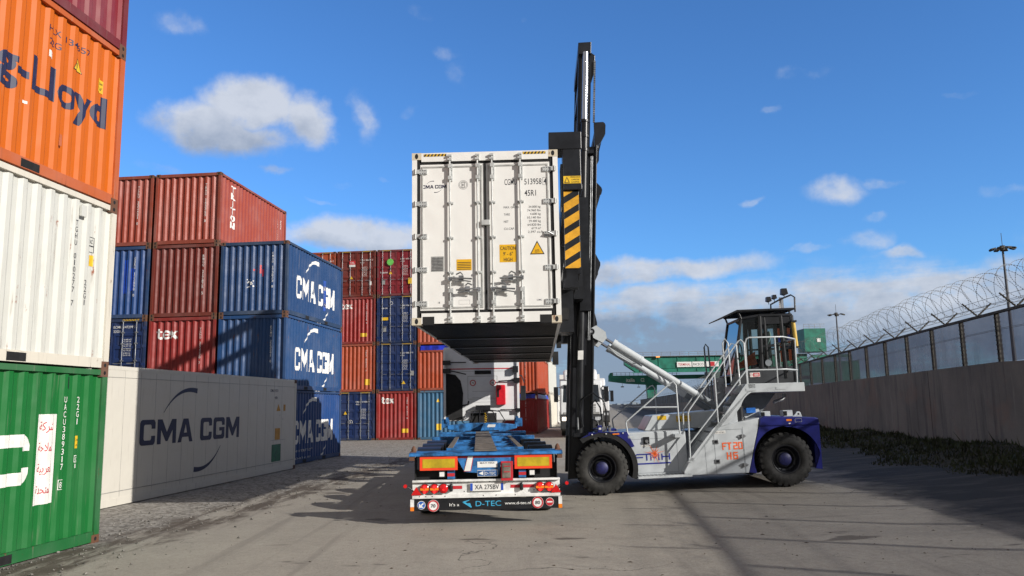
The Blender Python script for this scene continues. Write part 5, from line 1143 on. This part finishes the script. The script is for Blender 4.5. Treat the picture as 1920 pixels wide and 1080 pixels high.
m = MB(); m.cyl((-.415, .34, 1.40), (-.41, .34, 1.66), .018, 8); m.box(.1, .2, .34, .5, 1.33, 1.42); m.box(.25, .30, .34, .5, 1.33, 1.45); m.build('hose_fittings', M_STEEL, FT)
Marks().rect(-.56, 2.92, -.44, 3.12).build('label', M_WHT, FT, lambda u, v: (u+LEAN*v, .365, v))
m = MB(); m.cyl((.02, .48, 3.54), (.02, .60, 3.54), .075, 16); m.cyl((.02, .47, 3.54), (.02, .48, 3.54), .03, 10, mi=1); m.build('pivot_pin', [M_BLACK, M_STEEL], FT)
# side spreader (in the hanging container's frame, still a part of the truck)
Tm = CC.T.matrix_basis if False else None
def sp(m, u0, u1, y0, y1, z0, z1, mi=0):
    vs = []
    for (u, y, z) in ((u0, y0, z0), (u1, y0, z0), (u1, y1, z0), (u0, y1, z0), (u0, y0, z1), (u1, y0, z1), (u1, y1, z1), (u0, y1, z1)):
        w = Vector((-1.64, 12.88, z))+BP*u+B*y-O3; vs.append((w.dot(X3), w.dot(Y3), w.dot(Z3)))
    m.add(vs, [(0, 3, 2, 1), (4, 5, 6, 7), (0, 1, 5, 4), (1, 2, 6, 5), (2, 3, 7, 6), (3, 0, 4, 7)], mi)
def spb(name, boxes, mats, bevel=.008):
    m = MB()
    for b in boxes: sp(m, *b)
    return m.build(name, mats, FT, bevel=bevel)
for ya in (.3, 11.45): spb('spreader_end_arm', [(2.30, 2.86, ya, ya+.5, 6.24, 6.55), (2.53, 2.84, ya, ya+.5, 5.60, 6.24), (2.53, 2.85, ya-.02, ya+.5, 5.52, 5.62), (2.49, 2.56, ya+.05, ya+.45, 5.25, 6.0)], M_BLACK, .012)
spb('spreader_beam', [(2.58, 2.84, .8, 11.45, 5.65, 6.2), (2.62, 2.80, .5, 11.7, 5.9, 6.1)], M_BLACK)
P0 = Vector((-1.64, 12.88, 0))
def spf(y):
    def f(u, v):
        w = P0+BP*u+B*y+Vector((0, 0, v))-O3; return (w.dot(X3), w.dot(Y3), w.dot(Z3))
    return f
m = MB(); sp(m, 2.53, 2.79, .33, .45, 4.18, 5.51); STRP = m.build('striped_arm', M_BLACK, FT, bevel=.006)
mk2 = Marks(); per = .272; zz = 4.05
while zz < 5.52:
    a0, a1 = zz, zz+per*.56; pts = [(2.532, a0), (2.788, a0+.155), (2.788, a1+.155), (2.532, a1)]
    lo, hi = 4.185, 5.505
    def clip(P, h, keep_below):
        out = []
        for i in range(len(P)):
            a, b = P[i], P[(i+1) % len(P)]; ia = (a[1] <= h) == keep_below or a[1] == h; ib = (b[1] <= h) == keep_below or b[1] == h
            if ia: out.append(a)
            if ia != ib: t = (h-a[1])/(b[1]-a[1]); out.append((a[0]+(b[0]-a[0])*t, h))
        return out
    P = clip(clip(pts, hi, True), lo, False)
    if len(P) >= 3: mk2.poly(P)
    zz += per
mk2.build('yellow_stripes', plain('stripe_yellow', (.66, .33, .02), .45, noise=.1), FT, spf(.327))
Marks().rect(2.535, 5.635, 2.83, 5.765).build('warning_sign', M_YEL, FT, spf(.296))
Marks().text('PERICOLO', 2.655, 5.735, .022, .165, .003).text('CARICHI', 2.67, 5.69, .022, .13, .003).text('SOSPESI', 2.67, 5.648, .022, .13, .003).stroke([(2.555, 5.65), (2.635, 5.65), (2.595, 5.745), (2.555, 5.65)], .012).build('sign_print', M_BLKL, FT, spf(.293))
m = MB(); sp(m, 2.50, 2.80, 4.6, 4.9, 3.45, 5.4); sp(m, 2.50, 2.80, 7.2, 7.5, 3.45, 5.4); sp(m, 2.50, 2.75, .6, .9, 3.9, 4.25); sp(m, 2.46, 2.74, 2.4, 2.7, 3.3, 4.3); sp(m, 2.52, 2.8, .7, 11, 4.15, 4.35); m.build('lower_side_frame', M_BLACK, FT)
m = MB(); sp(m, 2.84, 3.05, 4.4, 7.8, 4.2, 6.3); sp(m, 3.0, 3.25, 4.9, 7.3, 4.0, 6.6); m.build('carriage', M_BLACK, FT)
m = MB(); sp(m, 2.47, 2.60, 1.2, 1.45, 3.42, 3.62); sp(m, 2.46, 2.56, 5.0, 5.3, 3.2, 3.5); sp(m, 2.44, 2.60, 9.5, 9.9, 3.05, 3.4); m.build('side_rest', M_BLACKM, FT)

# ------------------------------------------------------------------ container trailer
TY = -.045; TA, TP = ax(TY)
TR = thing('container_trailer', 'empty blue container trailer with a white light bar and a dark D-TEC board', 'trailer', (-.48, 13.5, 0), TY)
lf = lambda yo: (lambda u, v: (u, yo, v))
m = MB(); m.box(-1.19, 1.19, .0, .04, .245, .425); m.build('rear_board', M_BLACK, TR, bevel=.004)
for s in (-1, 1): m = MB(); m.box(s*1.19, s*1.25, -.01, .06, .31, .43); m.box(s*1.19, s*1.25, -.01, .06, .245, .309, 1); m.build('end_cap', [M_TRW, M_AMB], TR)
m = MB(); m.box(-1.22, 1.22, -.03, .06, .44, .495); m.box(-1.22, 1.22, .03, .07, .49, .70); m.box(-1.22, 1.22, -.03, .06, .70, .735); m.build('bumper', M_TRW, TR, bevel=.006)
m = MB(); rj = random.Random(2)
for k in range(22): x = -1.1+k*.105; z = rj.choice((.455, .52, .67)); yb_ = -.031 if z < .5 else .029; m.cyl((x, yb_, z+.02), (x, yb_-.004, z+.02), .009, 7)
m.build('bumper_bolts', M_BLACKM, TR)
for u in (-1.015, -.855, -.705, .885, 1.035):
    m = MB(); m.cyl((u, .03, .597), (u, -.045, .597), .078, 24); m.lathe([(.074, -.045), (.05, -.062), (.001, -.068)], (u, 0, .597), 'y', 24, 1); lit = 1 if u != -.705 else 0
    o = m.build('tail_lamp', [M_BLACK, M_TAILD], TR); 
    if lit:
        Marks().rect(u-.07, .575, u+.07, .612).build('amber_lens', M_AMB, o, lf(-.067))
        for z in (.625, .552): m = MB(); m.cyl((u, -.06, z), (u, -.074, z), .024, 12); m.build('lit_bulb', M_TAIL, o)
    else: m = MB(); m.cyl((u, -.06, .58), (u, -.073, .58), .014, 12); m.build('lit_bulb', M_TAIL, o)
for s in (-1, 1):
    m = MB(); u = s*1.15; m.prism([(u-.085, .50), (u+.085, .50), (u, .635)], -.045, -.03); m.build('red_triangle', M_TAILD, TR)
    m = MB(); m.box(s*.55, s*.61, -.05, .03, .545, .665); m.build('rubber_stop', M_BLACK, TR, bevel=.02)
    m = MB(); m.tube([(s*1.20, .0, .56), (s*1.27, -.03, .62), (s*1.32, -.04, .64)], .012, 6); m.cyl((s*1.33, -.065, .648), (s*1.33, -.02, .648), .03, 14, mi=1); m.build('marker_lamp', [M_BLACK, M_TAILD], TR)
Marks().rect(-.625, .58, -.40, .632).rect(.40, .58, .80, .632).build('red_stripe', M_REDL, TR, lf(.0265))
m = MB(); m.box(-.27, .285, -.012, -.002, .545, .675); m.build('number_plate', M_WHT, TR); 
Marks().rect(-.265, .55, -.225, .67).rect(.242, .55, .28, .67).build('plate_bands', plain('plate_blue', (.02, .08, .45), .4), TR, lf(-.0155)); Marks().text('XA 275BV', .01, .572, .078, .40, .006, 'C').build('plate_lettering', M_BLKL, TR, lf(-.0155))
LG = plain('sign_white', (.78, .78, .76), .4, noise=.03)
Marks().circle(-1.07, .335, .068).circle(-.875, .322, .096).circle(.845, .34, .096).circle(1.045, .345, .068).build('round_sign', LG, TR, lf(-.004))
Marks().circle(-1.07, .335, .060).build('sign_face', plain('sign_blue', (.02, .12, .50), .4), TR, lf(-.008))
Marks().ring(-.875, .322, .092, .070).ring(.845, .34, .092, .070).circle(1.045, .345, .062).build('sign_face', M_REDL, TR, lf(-.008))
Marks().rect(1.0, .335, 1.09, .357).poly([(-1.11, .295), (-1.03, .295), (-1.11, .365)]).stroke([(-1.08, .325), (-1.035, .365)], .022).text('It\'s a', -.61, .31, .05, .16, .006).text('www.d-tec.nl', .30, .318, .05, .43, .008).build('board_lettering', LG, TR, lf(-.0115))
Marks().text('70', -.875, .296, .056, .075, .006, 'C').text('80', .845, .314, .056, .08, .006, 'C').build('sign_print', M_BLKL, TR, lf(-.0115))
m = Marks().text('D-TEC', -.18, .30, .088, .42, .004).poly([(-.40, .375), (-.28, .405), (-.285, .395), (-.36, .365)]).poly([(-.40, .368), (-.25, .275), (-.245, .30), (-.34, .365)]).poly([(-.33, .352), (-.27, .352), (-.25, .30), (-.29, .33)])
m.build('brand_lettering', plain('cyan_lettering', (.05, .38, .62), .4), TR, lf(-.004))
# upper cross member, reflectors, centre panel
m = MB(); m.prism([(-.10, 1.125), (-.10, 1.165), (.0, 1.185), (.35, 1.19), (.35, 1.12)], -1.27, 1.27, 0, 'yz'); m.build('rear_bolster', M_TRB, TR, bevel=.006)
for s in (-1, 1):
    m = MB(); m.box(s*1.27-.06*s-.05, s*1.27-.06*s+.05, .0, .14, 1.185, 1.20); m.lathe([(.042, 0), (.042, .03), (.030, .06), (.012, .085), (.001, .09)], (s*1.20, .07, 1.20), 'z', 16); m.box(s*1.18, s*1.26, -.12, .0, 1.06, 1.12); m.build('twist_lock', M_RUST, TR)
for s in (-1, 1):
    a, b = sorted((s*.47, s*1.09)); m = MB(); m.box(a, b, -.075, -.065, .895, 1.118); o = m.build('reflector_board', M_REFLR, TR); Marks().rect(a+.045, .935, b-.045, 1.078).build('reflector_centre', M_REFLY, o, lf(-.0785))
m = MB(); m.prism([(-.47, 1.115), (-.47, 1.06), (-.36, .86), (.21, .80), (.24, .96), (.47, .96), (.47, 1.115)], -.03, .25); m.build('centre_panel', M_TRB, TR)
Marks().rect(-.46, 1.082, .50, 1.112).build('red_stripe', M_REDL, TR, lf(-.034))
Marks().poly([(-.37, .865), (-.25, .865), (-.205, 1.112), (-.305, 1.112)]).build('red_edge', M_REDL, TR, lf(-.036)); Marks().poly([(-.362, .872), (-.26, .872), (-.215, 1.112), (-.298, 1.112)]).build('white_stripe', M_WHT, TR, lf(-.039))
Marks().rect(-.145, .925, .185, 1.02).rect(-.145, .78, .19, .883).build('name_plate', LG, TR, lf(-.036)); Marks().rect(-.14, .787, .185, .876).build('plate_field', plain('plate_dblue', (.02, .10, .30), .4), TR, lf(-.039))
Marks().text('MULTI TRAX', .02, .985, .026, .24, .006, 'C').build('plate_lettering', M_NAVYL, TR, lf(-.039)); Marks().text('D-TEC', -.02, .808, .045, .18, .003).rect(-.035, .787, -.03, .876).poly([(-.125, .83), (-.05, .865), (-.05, .80), (-.09, .815)]).build('plate_lettering', LG, TR, lf(-.042))
m = MB(); m.box(.245, .44, -.10, -.03, .71, 1.02); m.box(.262, .40, -.112, -.10, .755, .995, 1); m.build('document_box', [M_REDL, M_DUST], TR, bevel=.004); Marks().rect(.29, .935, .39, .95).rect(.29, .845, .39, .86).build('box_stripes', M_REDL, TR, lf(-.115))
for s, u in ((-1, -.58), (1, .60)): m = MB(); m.box(u-.06, u+.06, -.02, .1, .75, .93); m.box(u-.06, u+.06, -.024, -.02, .79, .84, 1); m.build('support_post', [M_TRB, M_REDL], TR)
for u in (-.73, .76): m = MB(); m.box(u-.055, u+.055, -.02, .05, .775, .88); m.box(u-.04, u+.04, -.026, -.02, .79, .865, 1); m.build('reversing_lamp', [M_BLACK, LG], TR)
m = MB(); m.box(-1.18, -1.16, .0, .3, .70, 1.10); m.box(1.17, 1.18, .0, .3, .70, 1.10); m.box(.80, 1.17, .08, .10, .74, .98); m.box(-1.16, -.5, .10, .12, .735, .90); m.box(-1.1, 1.1, .3, .36, .45, .9); m.build('spray_guard', M_BLACKM, TR)
# chassis beams
m = MB(); m.box(-.185, .185, .0, 10.0, .92, 1.175); m.build('centre_beam', M_TRB, TR); m = MB(); m.box(-.19, .19, .3, 10.0, 1.175, 1.195); m.box(-.19, .19, -.05, .3, 1.192, 1.20); m.build('worn_top_plate', M_DUST, TR)
for s in (-1, 1):
    m = MB(); m.box(s*.60, s*.68, 1.3, 6.5, 1.0, 1.17); m.build('side_beam', M_TRB, TR); m = MB(); m.box(s*.595, s*.685, 1.3, 6.5, 1.17, 1.19); m.build('worn_top_plate', M_DUST, TR)
m = MB(); m.box(-.70, .70, 1.2, 1.32, 1.02, 1.185); m.build('cross_member', M_TRB, TR)
for y in (2.4, 3.4, 4.4, 5.4): m = MB(); m.box(-.60, .60, y, y+.12, 1.0, 1.15); m.build('cross_member', M_TRB, TR)
for y, w in ((6.6, 1.27), (8.4, 1.15), (10.1, 1.27)): m = MB(); m.box(-w, w, y, y+.30, 1.02, 1.185); m.build('outer_cross_member', M_TRB, TR, bevel=.01)
m = MB(); m.prism([(-1.05, 1.36), (-.45, 1.42), (.45, 1.42), (1.05, 1.36), (1.05, 1.25), (.5, 1.12), (-.5, 1.12), (-1.05, 1.25)], 10.9, 11.3); m.build('gooseneck_head', M_TRB, TR, bevel=.02)
m = MB(); m.prism([(-.05, 1.20), (.05, 1.42), (.42, 1.42), (.35, 1.20)], 10.6, 10.9); m.build('gooseneck_block', M_TRB, TR); Marks().poly([(.14, 1.30), (.38, 1.30), (.40, 1.38), (.18, 1.38)]).build('white_patch', M_WHT, TR, lf(10.59))
for s in (-1, 1): m = MB(); m.box(s*1.0, s*1.22, 11.0, 11.3, 1.30, 1.55); m.box(s*1.02, s*1.10, 10.95, 11.35, 1.45, 1.60); m.build('corner_guide', M_TRB, TR)
for y in (1.75, 3.2, 4.65):
    for s in (-1, 1):
        wheel(TR, (s*1.02, y, .53), .53, .38, -1, M_STEEL, .29, 0) if False else None
for y in (1.75, 3.15, 4.55):
    for s in (-1, 1):
        m = MB(); m.lathe([(.30, s*.19), (.33, s*.2), (.44, s*.205), (.50, s*.18), (.525, s*.14), (.525, -s*.14), (.50, -s*.18), (.33, -s*.2), (.30, -s*.19)], (0, 0, 0), 'x', 36); w = m.build('tyre', M_RUB, TR); w.location = (s*1.03, y, .525)
        m = MB(); m.lathe([(.30, s*.19), (.24, s*.10), (.10, s*.06), (.08, s*.17), (.001, s*.17)], (0, 0, 0), 'x', 24); m.build('rim', M_STEEL, w)
        m = MB(); a = arc2(0, 0, .60, 20, 160, 16); b = arc2(0, 0, .585, 160, 20, 16); m.prism(a+b, s*.82, s*1.25, 0, 'yz'); o = m.build('mudguard', M_BLACK, TR); o.location = (0, y, .59)
m = MB()
for y in (1.75, 3.15, 4.55): m.cyl((-1.0, y, .52), (1.0, y, .52), .07, 10)
m.build('axles', M_BLACKM, TR)
m = MB(); m.box(-.6, .6, 6.8, 8.0, .55, 1.0); m.box(-1.15, -.75, 6.9, 8.2, .55, .98); m.box(.75, 1.15, 6.9, 8.2, .55, .98); m.box(-.9, -.8, 9.0, 9.15, .1, 1.0); m.box(.8, .9, 9.0, 9.15, .1, 1.0); m.build('under_gear', M_BLACKM, TR)

# ------------------------------------------------------------------ the tractor in front of the trailer
TK = thing('tractor_truck', 'white tractor truck seen from behind under the hanging container', 'truck', tuple(Vector((-.48, 13.5, 0))+TA*12.75), TY)
m = MB(); m.box(-1.24, 1.24, .0, 2.2, 1.45, 3.85); m.build('cab', M_CABW, TK, bevel=.05)
m = MB(); m.box(-1.10, 1.10, .3, 2.0, 3.85, 4.0); m.build('roof_deflector', M_CABW, TK, bevel=.05)
m = MB(); m.box(-1.2, 1.2, -.006, -.002, 3.12, 3.155); m.build('red_line', M_REDL, TK)
m = MB()
for x in (-1.19, 1.19): m.box(x-.03, x+.03, -.08, .0, 1.5, 3.7)
m.build('side_fairing', M_CABW, TK)
Marks().frame(-.45, 2.15, .52, 2.9, .012).rect(-.3, 2.4, .4, 2.408).rect(-.3, 2.05, .4, 2.058).rect(-.3, 2.2, .4, 2.207).rect(-1.15, 3.05, 1.15, 3.06).build('pressed_seams', M_GREYP, TK, lf(-.003))
m = MB(); m.box(-.22, .32, -.02, .0, 2.96, 3.08); m.build('vent_slot', M_BLACKM, TK)
m = MB(); m.prism([(-1.22, 1.5), (-.62, 1.5), (-.62, 2.0), (-.60, 2.35), (-.68, 2.75), (-.85, 2.95), (-1.22, 3.0)], -.02, -.002); m.build('cab_shade_patch', M_BLACKM, TK)  # black patch, mostly the shade on the cab's left painted as colour
m = MB(); m.box(-.36, .48, -.05, .0, 1.3, 1.70); m.build('rear_opening', M_BLACKM, TK)
m = MB(); m.box(.47, .78, -.16, -.0, 1.95, 2.60); m.build('extinguisher_box', plain('box_red', (.62, .012, .025), .3), TK, bevel=.03)
m = MB(); m.prism([(.50, 2.2), (.57, 2.2), (.57, 2.45), (.53, 2.5), (.50, 2.4)], -.165, -.161); m.build('box_recess', M_BLACK, TK)
Marks().circle(-.28, 2.68, .105).circle(.37, 2.68, .105).build('round_sign', LG, TK, lf(-.005)); Marks().ring(-.28, 2.68, .10, .072).ring(.37, 2.68, .10, .072).build('sign_rim', M_REDL, TK, lf(-.008)); Marks().text('70', -.28, 2.645, .065, .085, .008, 'C').text('80', .37, 2.645, .065, .085, .008, 'C').build('sign_print', M_BLKL, TK, lf(-.008))
m = MB()
for z in (3.35, 3.08): m.box(-1.26, -1.0, -.2, -.02, z-.08, z+.06); m.cyl((-1.0, -.1, z), (-.5, -.06, z-.12 if z < 3.2 else z+.0), .018, 6)
m.cyl((.55, -.06, 2.72), (1.15, -.1, 2.75), .02, 6); m.box(1.05, 1.25, -.16, -.02, 2.66, 2.82); m.box(1.1, 1.25, -.16, -.02, 1.72, 1.84); m.cyl((.6, -.05, 1.8), (1.15, -.08, 1.8), .015, 6); m.box(1.02, 1.2, -.2, -.02, 3.0, 3.2)
m.tube([(-.62, -.05, 1.95), (-.45, -.1, 1.98), (-.42, -.12, 2.1)], .025, 6); m.build('fittings', M_BLACK, TK)
m = MB(); m.box(-.20, .28, -.25, -.05, 1.75, 1.95)
for k in range(6): x = -.3+k*.13; m.tube([(x*.6, -.3, 1.8), (x*1.6, -.55, 1.75), (x*2.1, -.7, 1.45), (x*1.2, -.9, 1.25)], .018, 6)
m.build('air_lines', M_BLACK, TK)
m = MB(); m.tube([(.12+.035*cos(k*1.1), -.5+.035*sin(k*1.1), 1.72-k*.012) for k in range(34)], .011, 5); m.build('yellow_coiled_line', M_YEL, TK)
m = MB(); m.box(-.45, -.38, -2.6, 2.2, .85, 1.1); m.box(.38, .45, -2.6, 2.2, .85, 1.1); m.box(-.5, .5, -1.9, -1.0, 1.1, 1.2); m.box(-.9, .9, .0, 2.2, .5, 1.3); m.build('chassis_frame', M_BLACKM, TK)
for y in (-1.3, 1.2):
    for s in (-1, 1):
        m = MB(); m.lathe([(.28, s*.26), (.32, s*.27), (.46, s*.27), (.51, s*.22), (.51, -s*.22), (.46, -s*.27), (.3, -s*.26)], (0, 0, 0), 'x', 32); w = m.build('tyre', M_RUB, TK); w.location = (s*.93, y, .51)
m = MB(); m.tube([(1.24, 1.9, 3.0), (1.42, 1.7, 2.95), (1.5, 1.6, 2.7)], .025, 6); m.box(1.36, 1.54, 1.5, 1.6, 2.1, 2.6); m.build('wing_mirror', M_BLACK, TK, bevel=.02)

# ------------------------------------------------------------------ oncoming lorries
def lorry(name, label, loc, yaw, letter=None, lit=True, group='lorries driving towards us'):
    t = thing(name, label, 'lorry', loc, yaw, group)
    m = MB(); m.prism([(0, 1.25), (.0, 1.95), (.14, 3.0), (.35, 3.25), (2.3, 3.30), (2.3, 1.25)], -1.24, 1.24, 0, 'yz'); m.build('cab', M_CABW, t, bevel=.07)
    m = MB(); m.prism([(.35, 3.28), (.75, 3.80), (1.0, 3.92), (2.3, 3.95), (2.3, 3.28)], -1.0, 1.0, 0, 'yz'); m.build('roof_deflector', M_CABW, t, bevel=.12)
    m = MB(); m.add([(-1.08, -.004, 1.98), (1.08, -.004, 1.98), (1.02, .135, 2.98), (-1.02, .135, 2.98)], [(0, 1, 2, 3)]); m.build('windscreen', M_GLASST, t)
    m = MB(); m.prism([(-.01, 1.95), (.12, 2.95), (.17, 2.95), (.04, 1.95)], -1.15, -1.09, 0, 'yz'); m.prism([(-.01, 1.95), (.12, 2.95), (.17, 2.95), (.04, 1.95)], 1.09, 1.15, 0, 'yz'); m.box(-.9, .9, -.16, .1, 2.98, 3.06); m.build('screen_pillars', M_CABW, t)
    m = MB(); m.box(-1.05, 1.05, -.03, .02, 1.28, 1.40); 
    for k in range(4): m.box(-.85, .85, -.03, .0, 1.44+k*.10, 1.49+k*.10)
    m.build('grille', M_GREYP, t)
    m = MB(); m.prism([(-.08, .45), (-.10, .95), (-.05, 1.25), (.6, 1.25), (.6, .38), (.05, .35)], -1.25, 1.25, 0, 'yz'); m.build('front_bumper', plain('lorry_dark_grille', (.035, .036, .038), .5), t, bevel=.04)
    for s in (-1, 1):
        m = MB(); m.box(s*.78, s*1.14, -.115, -.08, .92, 1.12); m.build('headlight', M_LAMP if (lit and s < 0) else plain('headlight_glass', (.5, .52, .54), .1), t)
        m = MB(); m.tube([(s*1.24, .1, 2.85), (s*1.42, .0, 2.85)], .03, 6); m.tube([(s*1.24, .1, 2.1), (s*1.42, .0, 2.1)], .025, 6); m.box(s*1.34, s*1.60, -.05, .08, 2.0, 2.88); m.build('wing_mirror', M_BLACK, t, bevel=.03)
        m = MB(); m.lathe([(.28, s*.15), (.33, s*.17), (.46, s*.17), (.51, s*.13), (.51, -s*.13), (.3, -s*.16)], (0, 0, 0), 'x', 24); w = m.build('tyre', M_RUB, t); w.location = (s*1.03, 1.3, .51)
    m = MB(); m.box(-.45, .45, 1, 8, .6, 1.2); m.build('chassis_frame', M_BLACKM, t)
    Marks().rect(-.85, 1.80, .85, 1.86).rect(-.26, .62, .26, .74).build('badge_strip', M_GREYP, t, lf(-.085) if False else lf(-.012))
    if letter: Marks().text(letter, -.82, 3.38, .24, 1.5, .01).build('roof_lettering', plain('lettering_sky', (.04, .25, .60), .4), t, lambda u, v: (u, .35+(v-3.28)*.77-.03, v)); Marks().text('L 018 451', -.85, 1.62, .09, .6, .004).build('door_lettering', M_BLUEL, t, lf(-.034))
    return t
L1 = lorry('oncoming_lorry', 'white oncoming lorry with one lit headlight, partly behind the mast', (3.95, 47.2, .07), .06, 'Schmid')
m = MB(); m.box(-1.25, 1.25, 2.9, 15, 1.1, 3.7); m.build('semi_trailer', PC['white2'], L1)
lorry('oncoming_lorry', 'second white lorry, with unlit headlights, half hidden behind the first one', (6.45, 65.0, .10), .06, None, False)

# ------------------------------------------------------------------ cranes and floodlight masts beyond the wall
def girder_rail(m, x0, x1, y, z, h=1.0, step=2.5):
    m.box(x0, x1, y-.04, y+.04, z+h-.05, z+h+.05); m.box(x0, x1, y-.03, y+.03, z+h*.5-.04, z+h*.5+.04); x = x0
    while x <= x1: m.box(x-.05, x+.05, y-.05, y+.05, z, z+h); x += step
YC = 220.0
CR = thing('gantry_crane', 'green gantry crane with a deep box girder and machine house beyond the wall', 'crane', (30.5, YC, 0), 0, 'green gantry cranes')
m = MB(); m.prism([(0, 12.4), (3.0, 10.3), (50, 10.3), (50, 14.6), (6.0, 14.6), (0, 13.4)], -1.3, 1.3); m.build('girder', M_GREEN, CR)
m = MB(); m.box(0, 50, -1.9, -1.3, 14.45, 14.6); girder_rail(m, 0, 50, -1.85, 14.6); m.build('walkway', M_STEEL, CR)
m = MB(); 
for k in range(9): m.box(4+k*5.2, 4.25+k*5.2, -1.45, -1.3, 10.4, 14.4)
m.box(2, 50, -1.5, -1.3, 10.1, 10.3); m.box(3, 50, -1.45, -1.3, 11.2, 11.3); m.build('stiffeners', M_GREEN, CR)
m = MB(); m.box(14.2, 18.2, -1.62, -1.5, 11.5, 12.9); m.box(18.4, 21.6, -1.62, -1.5, 11.5, 12.9); m.box(21.8, 25.6, -1.62, -1.5, 11.5, 12.9); m.box(27.0, 30.8, -1.62, -1.5, 11.5, 12.9); m.build('sign_boards', LG, CR)
Marks().text('TERMINAL', 14.5, 11.85, .7, 3.4, .02).rect(23.2, 11.6, 24.5, 12.8).build('sign_lettering', M_REDL, CR, lf(-1.63)); Marks().text('PACECO', 18.6, 11.85, .7, 2.8, .02).text('S.W.L.', 27.3, 12.25, .5, 3.2, .02).text('35 t', 27.3, 11.65, .45, 2.4, .02).build('sign_lettering', M_BLKL, CR, lf(-1.63))
for x in (31.5, 49.0): m = MB(); m.box(x-1.0, x+1.0, -1.2, 1.2, 0, 10.3); m.box(x-2, x+2, -1.5, 1.5, 7.6, 8.6); m.build('leg', M_GREEN, CR)
m = MB(); m.box(22, 33, -2.2, .2, 8.9, 10.0); m.box(24.5, 26.5, -2.4, 0, 8.0, 9.0); m.build('trolley', plain('crane_trolley_dark', (.05, .08, .075), .6), CR)
m = MB(); m.box(49, 54.8, -3, 2.5, 15.0, 21.3); m.build('machine_house', M_GREEN, CR)
m = MB(); m.box(52.3, 53.3, -3.1, -3.0, 17.6, 18.6); m.build('house_window', LG, CR)
m = MB(); girder_rail(m, 49, 54.8, -2.9, 21.3, 1.2, 1.5); m.build('roof_rail', M_STEEL, CR)
m = MB(); m.prism([(46, 6.5), (46, 12), (64, 12.5), (64, 6.8)], -1.5, 1.5); m.build('end_girder', M_GREEN, CR)
m = MB(); m.box(51, 62, -1.8, -1.5, 13.4, 14.2); girder_rail(m, 50, 62, -1.8, 12.4, 1.2, 1.5); m.build('access_platform', M_GREEN, CR)
for x in (9.0, 30.5): m = MB(); m.box(x-.5, x+.5, -2.2, -1.9, 14.2, 14.5); m.build('amber_lamp', emis('amber_lamp_lit', (1, .35, .1), .9), CR)
C2 = thing('gantry_crane', 'smaller green crane with a tapering boom lettered italia, below the deep girder', 'crane', (26.8, YC+6, 0), 0, 'green gantry cranes')
m = MB(); m.prism([(0, 9.7), (0, 8.1), (5, 7.4), (12, 6.9), (16, 6.9), (16, 9.6)], -1, 1); m.prism([(0, 9.7), (.5, 10.5), (1.2, 10.5), (1.2, 9.7)], -1, 1); m.build('boom', M_GREEN, C2)
m = MB(); m.box(15.9, 40, -1, 1, 8.5, 9.6); m.build('boom_extension', M_GREEN, C2)
m = MB(); m.prism([(10.5, 7.0), (13.4, 7.0), (13.0, 0), (10.9, 0)], -1, 1); m.build('leg', M_GREEN, C2)
m = MB(); girder_rail(m, 1, 20, -1, 9.6, .9, 1.2); m.build('walkway', M_STEEL, C2)
m = MB(); m.box(3.4, 4.2, -.4, .4, 6.4, 6.7); m.tube([(3.8, 0, 7.5), (3.8, 0, 6.6)], .06, 4); m.tube([(8.4, 0, 7.2), (8.4, 0, 6.5)], .06, 4); m.box(8, 8.8, -.3, .3, 6.3, 6.5); m.build('hook_block', M_DUST, C2)
Marks().text('italia', 4.8, 7.9, 1.0, 2.4, .03).text('C2', 8.9, 7.9, 1.0, 1.0, .03).build('boom_lettering', LG, C2, lf(-1.03))
def mast(label, x, y, z, R, n):
    t = thing('floodlight_mast', label, 'light mast', (x, y, 0), 0, 'floodlight masts beyond the wall')
    m = MB(); m.cyl((0, 0, 0), (0, 0, z), .34, 10, .14); m.build('pole', plain('mast_grey', (.10, .105, .12), .5, .3), t)
    m = MB(); m.cyl((0, 0, z-.5), (0, 0, z+.3), .35, 10); m.cyl((0, 0, z+.3), (0, 0, z+2.2), .04, 5)
    for k in range(n): a = 2*pi*k/n; m.cyl((0, 0, z-.1), (R*.8*cos(a), R*.8*sin(a), z-.1), .05, 5)
    m.build('head_frame', M_POST, t)
    for k in range(n):
        a = 2*pi*k/n; c_, s_ = cos(a), sin(a); m = MB(); q = Vector((R*.85*c_, R*.85*s_, z-.15)); e = Vector((c_, s_, -.25))*.30; f = Vector((-s_, c_, 0))*.30; g_ = Vector((.0, 0, .10))
        m.add([q-e-f-g_, q+e-f-g_, q+e+f-g_, q-e+f-g_, q-e-f+g_, q+e-f+g_, q+e+f+g_, q-e+f+g_], [(0, 3, 2, 1), (4, 5, 6, 7), (0, 1, 5, 4), (1, 2, 6, 5), (2, 3, 7, 6), (3, 0, 4, 7)]); m.build('floodlight', M_POST, t)
mast('tall floodlight mast with a ring of lamps standing right behind the glazed wall', 72.1, 115, 23.6, 1.7, 8)
mast('distant thin floodlight mast between the crane house and the razor wire', 73.5, 180, 21.2, 1.9, 6)
# far shore
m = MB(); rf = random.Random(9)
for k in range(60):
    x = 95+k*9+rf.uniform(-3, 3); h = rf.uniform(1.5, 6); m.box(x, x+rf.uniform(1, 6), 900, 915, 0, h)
o = m.build('far_blocks', plain('far_haze_blue', (.28, .33, .38), .9, scale=.01)); o['kind'] = 'structure'  # distant town blocks, with the haze put into their pale colour
